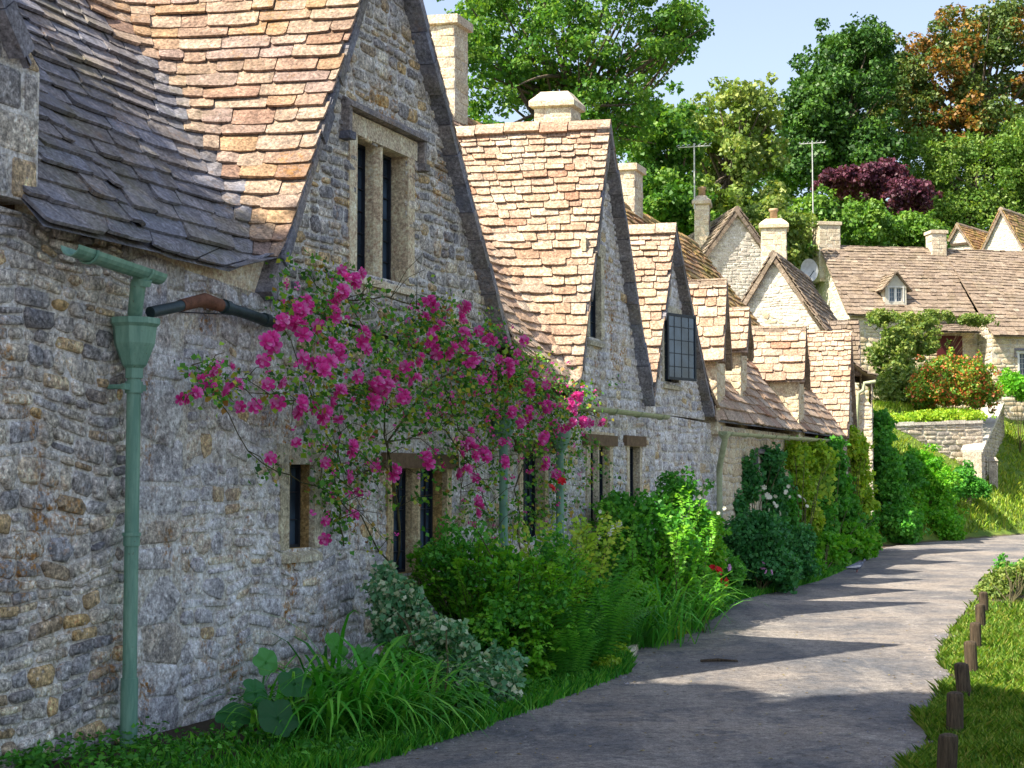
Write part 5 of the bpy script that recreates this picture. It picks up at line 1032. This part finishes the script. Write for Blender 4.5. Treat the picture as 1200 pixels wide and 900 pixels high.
RB = [(245, 440, 25, 18, 260), (265, 460, 25, 18, 100), (340, 360, 35, 30, 330), (400, 380, 50, 45, 800), (380, 330, 40, 18, 220), (460, 400, 55, 45, 900), (540, 410, 50, 38, 1500), (600, 440, 50, 30, 1700), (650, 475, 45, 25, 1500), (420, 470, 60, 50, 1000), (500, 480, 50, 45, 900), (560, 480, 55, 35, 1100), (390, 560, 28, 55, 500), (440, 560, 35, 60, 300), (540, 540, 45, 40, 500), (630, 520, 45, 28, 800), (350, 450, 30, 30, 180), (560, 600, 50, 30, 350), (510, 365, 30, 15, 250), (680, 540, 25, 30, 350), (640, 580, 40, 30, 350), (395, 610, 18, 25, 120), (310, 550, 30, 8, 40), (620, 610, 50, 20, 400), (720, 555, 15, 15, 60)]
pp = []
for x, y, rx, ry, n in RB:
    m = max(3, n//19)
    for i in range(m):
        cx, cy = x+rng.normal()*rx*.55, y+rng.normal()*ry*.55; o = RO(cy)*rng.uniform(.2, 1.25); c = pb(cx, cy, max(.05, o)); pp.append(np.array(c)+rng.normal(size=(14, 3))*.055)
pp = np.concatenate(pp); leaves('leaves', pp, np.tile(np.array(OUT+Vector((0, -.3, .3))), (len(pp), 1)), .04, L_ROSE, rose, .5, .3)
FL = [(222, 470, 2), (258, 455, 2), (250, 432, 0), (313, 428, 0), (330, 380, 2), (345, 372, 2), (318, 393, 1), (352, 395, 1), (400, 318, 0), (412, 330, 1), (424, 322, 0), (398, 352, 2), (392, 370, 1), (360, 360, 0), (372, 385, 0), (425, 400, 1), (430, 405, 0), (375, 428, 2), (365, 425, 1), (395, 420, 1), (352, 420, 0), (330, 445, 0), (435, 455, 2), (445, 465, 2), (430, 470, 1), (480, 445, 2), (475, 460, 1), (476, 432, 0), (420, 440, 0), (402, 455, 0), (385, 470, 2), (378, 480, 1), (350, 488, 0), (400, 490, 0), (404, 523, 1), (381, 540, 0), (350, 518, 0), (500, 390, 2), (505, 400, 2), (520, 405, 1), (508, 352, 1), (512, 418, 0), (540, 398, 2), (530, 372, 1), (485, 418, 1), (560, 390, 0), (575, 398, 1), (590, 430, 1), (585, 420, 0), (605, 415, 0), (612, 398, 0), (596, 440, 2), (555, 428, 1), (560, 445, 0), (620, 460, 2), (640, 480, 2), (645, 475, 1), (660, 468, 1), (672, 472, 2), (680, 490, 1), (665, 500, 2), (690, 495, 0), (705, 493, 0), (655, 500, 1), (630, 505, 1), (640, 452, 0), (672, 470, 1), (610, 492, 2), (600, 480, 1), (548, 520, 2), (545, 535, 1), (565, 530, 1), (535, 552, 2), (556, 560, 0), (585, 540, 1), (590, 520, 0), (620, 555, 0), (500, 540, 1), (460, 553, 1), (442, 549, 0), (415, 605, 0), (384, 610, 0), (383, 630, 0), (420, 575, 0), (408, 560, 0), (553, 600, 1), (560, 588, 0), (330, 470, 0), (300, 475, 0), (285, 475, 0), (316, 452, 0), (316, 538, 0), (347, 470, 1), (635, 540, 1), (650, 555, 0)]
fp = [pb(x+rng.normal()*2, y+rng.normal()*2, max(.1, RO(y)*1.2)) for x, y, k in FL]
L0 = rose.location
for (x, y, k), p in zip(FL, fp):
    s = ROSES[{0: 0, 1: 1, 2: 2}[k]]; c = s.copy(); COL.objects.link(c); c.parent = rose; c.location = Vector(p)-L0; q = (OUT+Vector((0, -.9, .2))).to_track_quat('Z', 'Y').to_euler(); c.rotation_euler = (q.x+rng.normal()*.3, q.y+rng.normal()*.3, q.z+rng.normal()*.5); c.scale = (float(rng.uniform(.9, 1.35)),)*3
# remaining small blooms and buds
mb = MB()
for i in range(320):
    x, y, rx, ry, n = RB[int(rng.choice(len(RB), p=np.array([b[4] for b in RB])/sum(b[4] for b in RB)))]; cx, cy = x+rng.normal()*rx*.6, y+rng.normal()*ry*.6
    p = pb(cx, cy, max(.1, RO(cy)*rng.uniform(.7, 1.4))); r_ = rng.uniform(.012, .026); c = (float(rng.random()), 0, 0)
    for j in range(6): d = Vector(rng.normal(size=3)).normalized(); e = d.orthogonal().normalized(); mb.face([p+d*r_*.2, p+(d+e*.7)*r_, p+d*r_*1.3, p+(d-e*.7)*r_], c)
tag(mb.build('small_blooms', M_PINK, rose), kind='stuff')
# other flowers in the bed, few and small
def flowers(label, pts, mat, r=.04, heads=2, group='small flowers in the bed', srcn='blossom'):
    c0_ = Vector(pts[0]); t = thing('flowers', (c0_.x, c0_.y, c0_.z), label, 'flowers', group); src = [blossom_mesh(r, mat, 2, srcn, heads, r*1.2)]; blossoms(t, pts, src, (.8, 1.2))
flowers('white blossoms on the tall bushy shrub', [at(x, y, 16.4) for x, y in ((722, 615), (704, 603), (720, 618), (700, 632), (668, 566), (658, 573), (820, 578), (845, 598))], M_WHT, .028, 3)
flowers('red geranium blooms at the road edge', [at(x, y, 18.2) for x, y in ((829, 678), (830, 694), (826, 692), (834, 690))], M_RED, .05, 3)
flowers('pink and lilac flowers at the foot of the pale pipe', [at(x, y, 19.2) for x, y in ((846, 662), (845, 652), (892, 660), (899, 672), (818, 690))], M_LILAC, .045, 2)
flowers('cream blossoms among the dark vine', [at(x, y, 24) for x, y in ((905, 590), (912, 600), (920, 575), (897, 580), (940, 585), (902, 605))], M_WHT, .035, 4)
flowers('single red rose bloom beside the second green pipe', [at(648, 563, 15.5)], M_RED, .045, 2)

# ================================================================== grass
def grass(name, pts, hts, mat, wid=.006, lean=.5, label=None, kind='stuff'):
    n = len(pts); a = rng.uniform(0, 2*math.pi, n); d = np.stack([np.cos(a), np.sin(a), np.zeros(n)], 1); sd_ = np.stack([-d[:, 1], d[:, 0], d[:, 2]*0], 1)*(wid*rng.uniform(.6, 1.4, n))[:, None]
    h = hts[:, None]; l = rng.uniform(.1, lean, n)[:, None]; up = np.array([0, 0, 1.]); b = pts; m = b+up*h*.6+d*h*l*.35; t = b+up*h+d*h*l
    V = np.stack([b-sd_, b+sd_, m+sd_*.8, t, m-sd_*.8], 1).reshape(-1, 3)
    o = npmesh(name, V, 5, mat, rng.random((n, 3))); tag(o, label, 'grass', None, kind); return o
RP = [p for p in spl(RE, 4)]; rx = np.array([p.x for p in RP]); ry = np.array([p.y for p in RP])
o_ = np.argsort(ry); n = 150000; Y = rng.uniform(6.2, 21, n)**1.0; Y = 6.2+(Y-6.2)*rng.random(n)**.35*1.0; ed = np.interp(Y, ry[o_], rx[o_]); X = ed+rng.random(n)**1.3*5.2
nz = np.array([noise.noise(Vector((x*1.6, y*1.6, 0))) for x, y in zip(X, Y)]); keep = (rng.random(n) < np.clip((X-ed)*5+.25+nz, .06, 1)); X, Y, nz, ed = X[keep], Y[keep], nz[keep], ed[keep]
grass('grass', np.stack([X, Y, np.zeros(len(X))], 1), (.035+.05*np.clip(nz+.5, .1, 1.4)+.04*np.clip((X-ed-1)/3, 0, 1))*rng.uniform(.6, 1.4, len(X)), L_GRASS, .0038, 1.1, 'green grass verge round the wooden posts')
n = 46000; s = -1.6+27.5*rng.random(n)**1.4; f = rng.random(n); LP = [p for p in spl(LE, 4) if p.y < 36]; ls_ = np.array([(p-A0).dot(ROW.T) for p in LP]); lo_ = np.array([(p-A0).dot(ROW.N) for p in LP]); oo = np.interp(s, ls_, lo_)*(1-f**2.2*.75)+rng.normal(size=n)*.02; pts = np.array([ROW.o]*n)+np.outer(s, np.array(ROW.T))+np.outer(oo, np.array(ROW.N)); pts = pts[:, :3]
pts[:, 2] = .015; o2 = grass('grass', pts, rng.uniform(.03, .12, n), L_BLADE, .006, .9, 'dark green grass edging the flower bed along the road')
n = 16000; s = -1.9+27.5*rng.random(n)**1.5; f = rng.random(n); oo = np.interp(s, ls_, lo_)*f*.97; q = np.array([ROW.o]*n)+np.outer(s, np.array(ROW.T))+np.outer(oo, np.array(ROW.N)); nz = np.array([noise.noise(Vector(p)*1.8) for p in q]); q = q[nz > -.15]; q[:, 2] = .03+.09*rng.random(len(q))+.08*(1-f[nz > -.15]); 
V = leaf_verts(q, np.c_[rng.normal(size=(len(q), 2)), rng.normal(size=len(q))*.4], np.tile([0., 0, 1], (len(q), 1))+rng.normal(size=(len(q), 3))*.4, rng.uniform(.025, .06, len(q)), rng.uniform(.01, .022, len(q)))
tag(npmesh('ground_cover', V, 4, L_MID, rng.random((len(q), 3))), 'low leafy weeds covering the soil of the flower bed', 'weeds', None, 'stuff')
n = 70000; X = rng.uniform(8, 24, n); Y = rng.uniform(38, 62, n); Z = height(X, Y); k = Z > .12; X, Y, Z = X[k], Y[k], Z[k]
grass('grass', np.stack([X, Y, Z-.03], 1), rng.uniform(.08, .22, len(X)), leafmat('bank_grass', [(0, (.12, .26, .02)), (.5, (.26, .42, .03)), (1, (.46, .50, .08))]), .02, .9, 'sunlit yellow green grass on the bank behind the bend')

# ================================================================== wooden posts on the verge
for i, (x, y, wpx, lb) in enumerate(((1107, 860, 25, 'nearest weathered wooden post, cut by the bottom of the picture'), (1118, 812, 20, 'second weathered post from the camera, brown and sunlit on its face'), (1130, 778, 17, 'third post from the camera, dark and shaded'), (1138, 752, 15, 'fourth post from the camera, dark with a flat top'), (1143, 730, 13, 'fifth post from the camera, half hidden by the fourth'), (1149, 708, 12, 'sixth post from the camera, pale in the sun'), (1153, 694, 10, 'farthest small post beside the yellow green bush'))):
    p = ground(x, y, .28); r_ = .054; mb = MB(); F = Frame((p.x, p.y), R(rng.uniform(-8, 8))); lx, ly = rng.normal()*.012, rng.normal()*.012
    pr = [(1.02, -.05), (1, .05), (.99, .15), (.98, .26), (.90, .277), (.5, .286)]; rows = []
    for k, z in pr: rows.append([F(r_*k*math.cos(a)*(1+.04*math.sin(3*a+i))+lx*z/.3, r_*k*math.sin(a)+ly*z/.3, z) for a in np.linspace(0, 2*math.pi, 14, endpoint=False)])
    mb.grid(rows, None, True); mb.face(rows[-1]); tag(mb.build('wooden_post', M_WOOD), lb, 'post', 'posts along the verge'); COL.objects[-1].name
shrub('shrub', 'yellow green bush overhanging the road at the right edge', [(1180, 684, 26, 24, 22.5, .5), (1205, 690, 24, 32, 22.5, .6), (1160, 695, 12, 14, 21.5, .3)], 110, .12, 9000, .05, L_LOOSE, base=ground(1185, 712), group='bush by the posts')
shrub('shrub', 'darker green sprigs rising through the bush at the right edge', [(1183, 668, 16, 16, 22.8, .3), (1205, 672, 16, 18, 22.8, .4)], 40, .1, 3500, .045, L_MID, base=ground(1190, 706), group='bush by the posts')

# ---- grit washed to the edges of the road
mb = MB(); E_ = [p for p in spl(LE, 6) if p.y < 34]+[p for p in spl(RE, 6) if p.y < 30]
for i in range(800):
    p = E_[int(rng.integers(len(E_)))]+Vector((rng.normal()*.13, rng.normal()*.25, 0)); q = float(rng.uniform(.006, .02)); p.z = .02; c = (float(rng.random()),)*3; a = rng.uniform(0, 6)
    b_ = [p+Vector((q*math.cos(a+k*1.57)*rng.uniform(.7, 1.3), q*math.sin(a+k*1.57)*rng.uniform(.7, 1.3), -.002)) for k in range(4)]; t_ = p+Vector((0, 0, q*.8))
    for k in range(4): mb.face([b_[k], b_[(k+1) % 4], t_], c)
tag(mb.build('grit', M_TILEG), 'loose stones and grit along the edges of the road', 'grit', None, 'stuff')

# ================================================================== small things
def aerial(label, x, yt, yb_, Y, dipole=True):
    F = facing(at(x, yb_, Y), 20); b = at(x, yb_, Y); tp = at(x, yt, Y); t = thing('television_aerial', b, label, 'aerial', 'aerials on the roofs'); mb = MB(); mb.tube([b, Vector((b.x, b.y, tp.z))], .024, 6); mb.build('mast', M_METAL, t)
    mb = MB(); a = Vector((b.x, b.y, tp.z-.1)); u = Vector((.95, -.3, 0)); v = Vector((.3, .95, 0)); mb.tube([a-u*.5, a+u*.5], .02, 5)
    for i in range(7): q = a-u*.5+u*i/6; mb.tube([q-v*.2, q+v*.2+Vector((0, 0, .12))], .012, 4)
    mb.build('dipoles', M_METAL, t)
aerial('aerial on a tall pale mast above the left far chimney', 814, 168, 245, 46); aerial('thin yellowish aerial mast left of the long house chimney', 953, 165, 265, 60)
F = facing(at(943, 318, 48), -20); t = thing('satellite_dish', at(943, 318, 48), 'grey satellite dish on a bracket behind the nearer gable', 'satellite dish'); mb = MB()
rows = [[F(r_*math.cos(a), -.25+.12*(r_/.3)**2*-1+.1, r_*1.15*math.sin(a)+at(943, 318, 48).z) for a in np.linspace(0, 2*math.pi, 18, endpoint=False)] for r_ in (.001, .12, .22, .32)]
mb.grid(rows, None, True); mb.build('dish', M_METAL, t, True); mb = MB(); z = at(943, 318, 48).z; mb.tube([F(0, -.1, z), F(0, .3, z-.1), F(0, .3, z-2.2)], .03, 6); mb.tube([F(0, -.15, z-.3), F(0, -.55, z-.05)], .015, 5); mb.build('bracket', M_DARKP, t)
# pigeon on the road
g_ = ground(1004, 672); F = facing(g_, 0); t = thing('pigeon', g_, 'small grey and white pigeon standing on the road edge in shade', 'bird')
mb = MB(); k = 1.0
prof = [(-.19, .10, .012), (-.13, .105, .028), (-.06, .115, .05), (.0, .125, .062), (.06, .14, .055), (.10, .17, .035), (.115, .20, .026), (.13, .225, .030), (.15, .23, .022), (.162, .228, .008)]
rows = [[F(a*k, r_*.85*math.cos(q)*k, (z+r_*math.sin(q))*k) for q in np.linspace(0, 2*math.pi, 12, endpoint=False)] for a, z, r_ in prof]; mb.grid(rows, None, True); mb.face(rows[0]); mb.face(rows[-1]); body = mb.build('body', plain('grey_feathers', (.16, .18, .24), .7, .2, .5, 30), t, True)
mb = MB()
for sg in (-1, 1): mb.grid([[F(a*k, sg*(.056*w_)*k, z*k) for a, w_, z in ((.07, .9, .15), (.0, 1.12, .15), (-.08, .95, .13), (-.17, .45, .105))], [F(a*k, sg*(.056*w_)*k, z*k) for a, w_, z in ((.06, 1.0, .12), (.0, 1.2, .11), (-.08, 1.0, .10), (-.17, .5, .1))]])
mb.build('wing', plain('white_feathers', (.6, .6, .62), .7, .1, .2, 20), t, True)
mb = MB(); mb.tube([F(.16*k, 0, .228*k), F(.19*k, 0, .22*k)], [.008, .002], 6); mb.build('beak', M_WOOD, t)
for sg in (-1, 1): mb = MB(); mb.tube([F(.01, sg*.022, .09), F(.0, sg*.022, .012)], .005, 5); [mb.tube([F(0, sg*.022, .012), F(.035*math.cos(a), sg*.022+.035*math.sin(a), .006)], .004, 4) for a in (-.6, 0, .6, 3.1)]; mb.build('leg', plain('bird_leg', (.35, .1, .08), .6), t)
# stick, pale threshold slab, fallen leaves
p = ground(842, 779); mb = MB(); mb.tube([p+Vector((-.16, 0, .035)), p+Vector((0, .02, .04)), p+Vector((.17, -.02, .035))], [.012, .016, .008], 6); tag(mb.build('stick', M_WOOD), 'short dark stick lying on the shaded road', 'stick')
mb = MB(); F = Frame(ground(745, 768), R(8)); mb.box(F, -.5, .5, 0, .45, .0, .09, j=.015); tag(mb.build('doorstep', M_ASH), 'pale flat stone slab at the road edge beside the fern', 'slab')
n = 900; sx_ = rng.uniform(300, 1100, n); sy_ = rng.uniform(700, 895, n); q = [ground(a, b) for a, b in zip(sx_, sy_)]
q = np.array([tuple(p) for p in q]); q[:, 2] = .027; sel = rng.random(n) < .35; q = q[sel]; V = leaf_verts(q, np.c_[rng.normal(size=(len(q), 2)), np.zeros(len(q))], np.tile([0., 0, 1], (len(q), 1)), rng.uniform(.015, .04, len(q)), rng.uniform(.006, .014, len(q)))
tag(npmesh('fallen_leaves', V, 4, leafmat('dead_leaf', [(0, (.10, .07, .03)), (.6, (.25, .18, .06)), (1, (.35, .30, .12))]), rng.random((len(q), 3))), 'scattered small fallen leaves on the road', 'leaves', None, 'stuff')
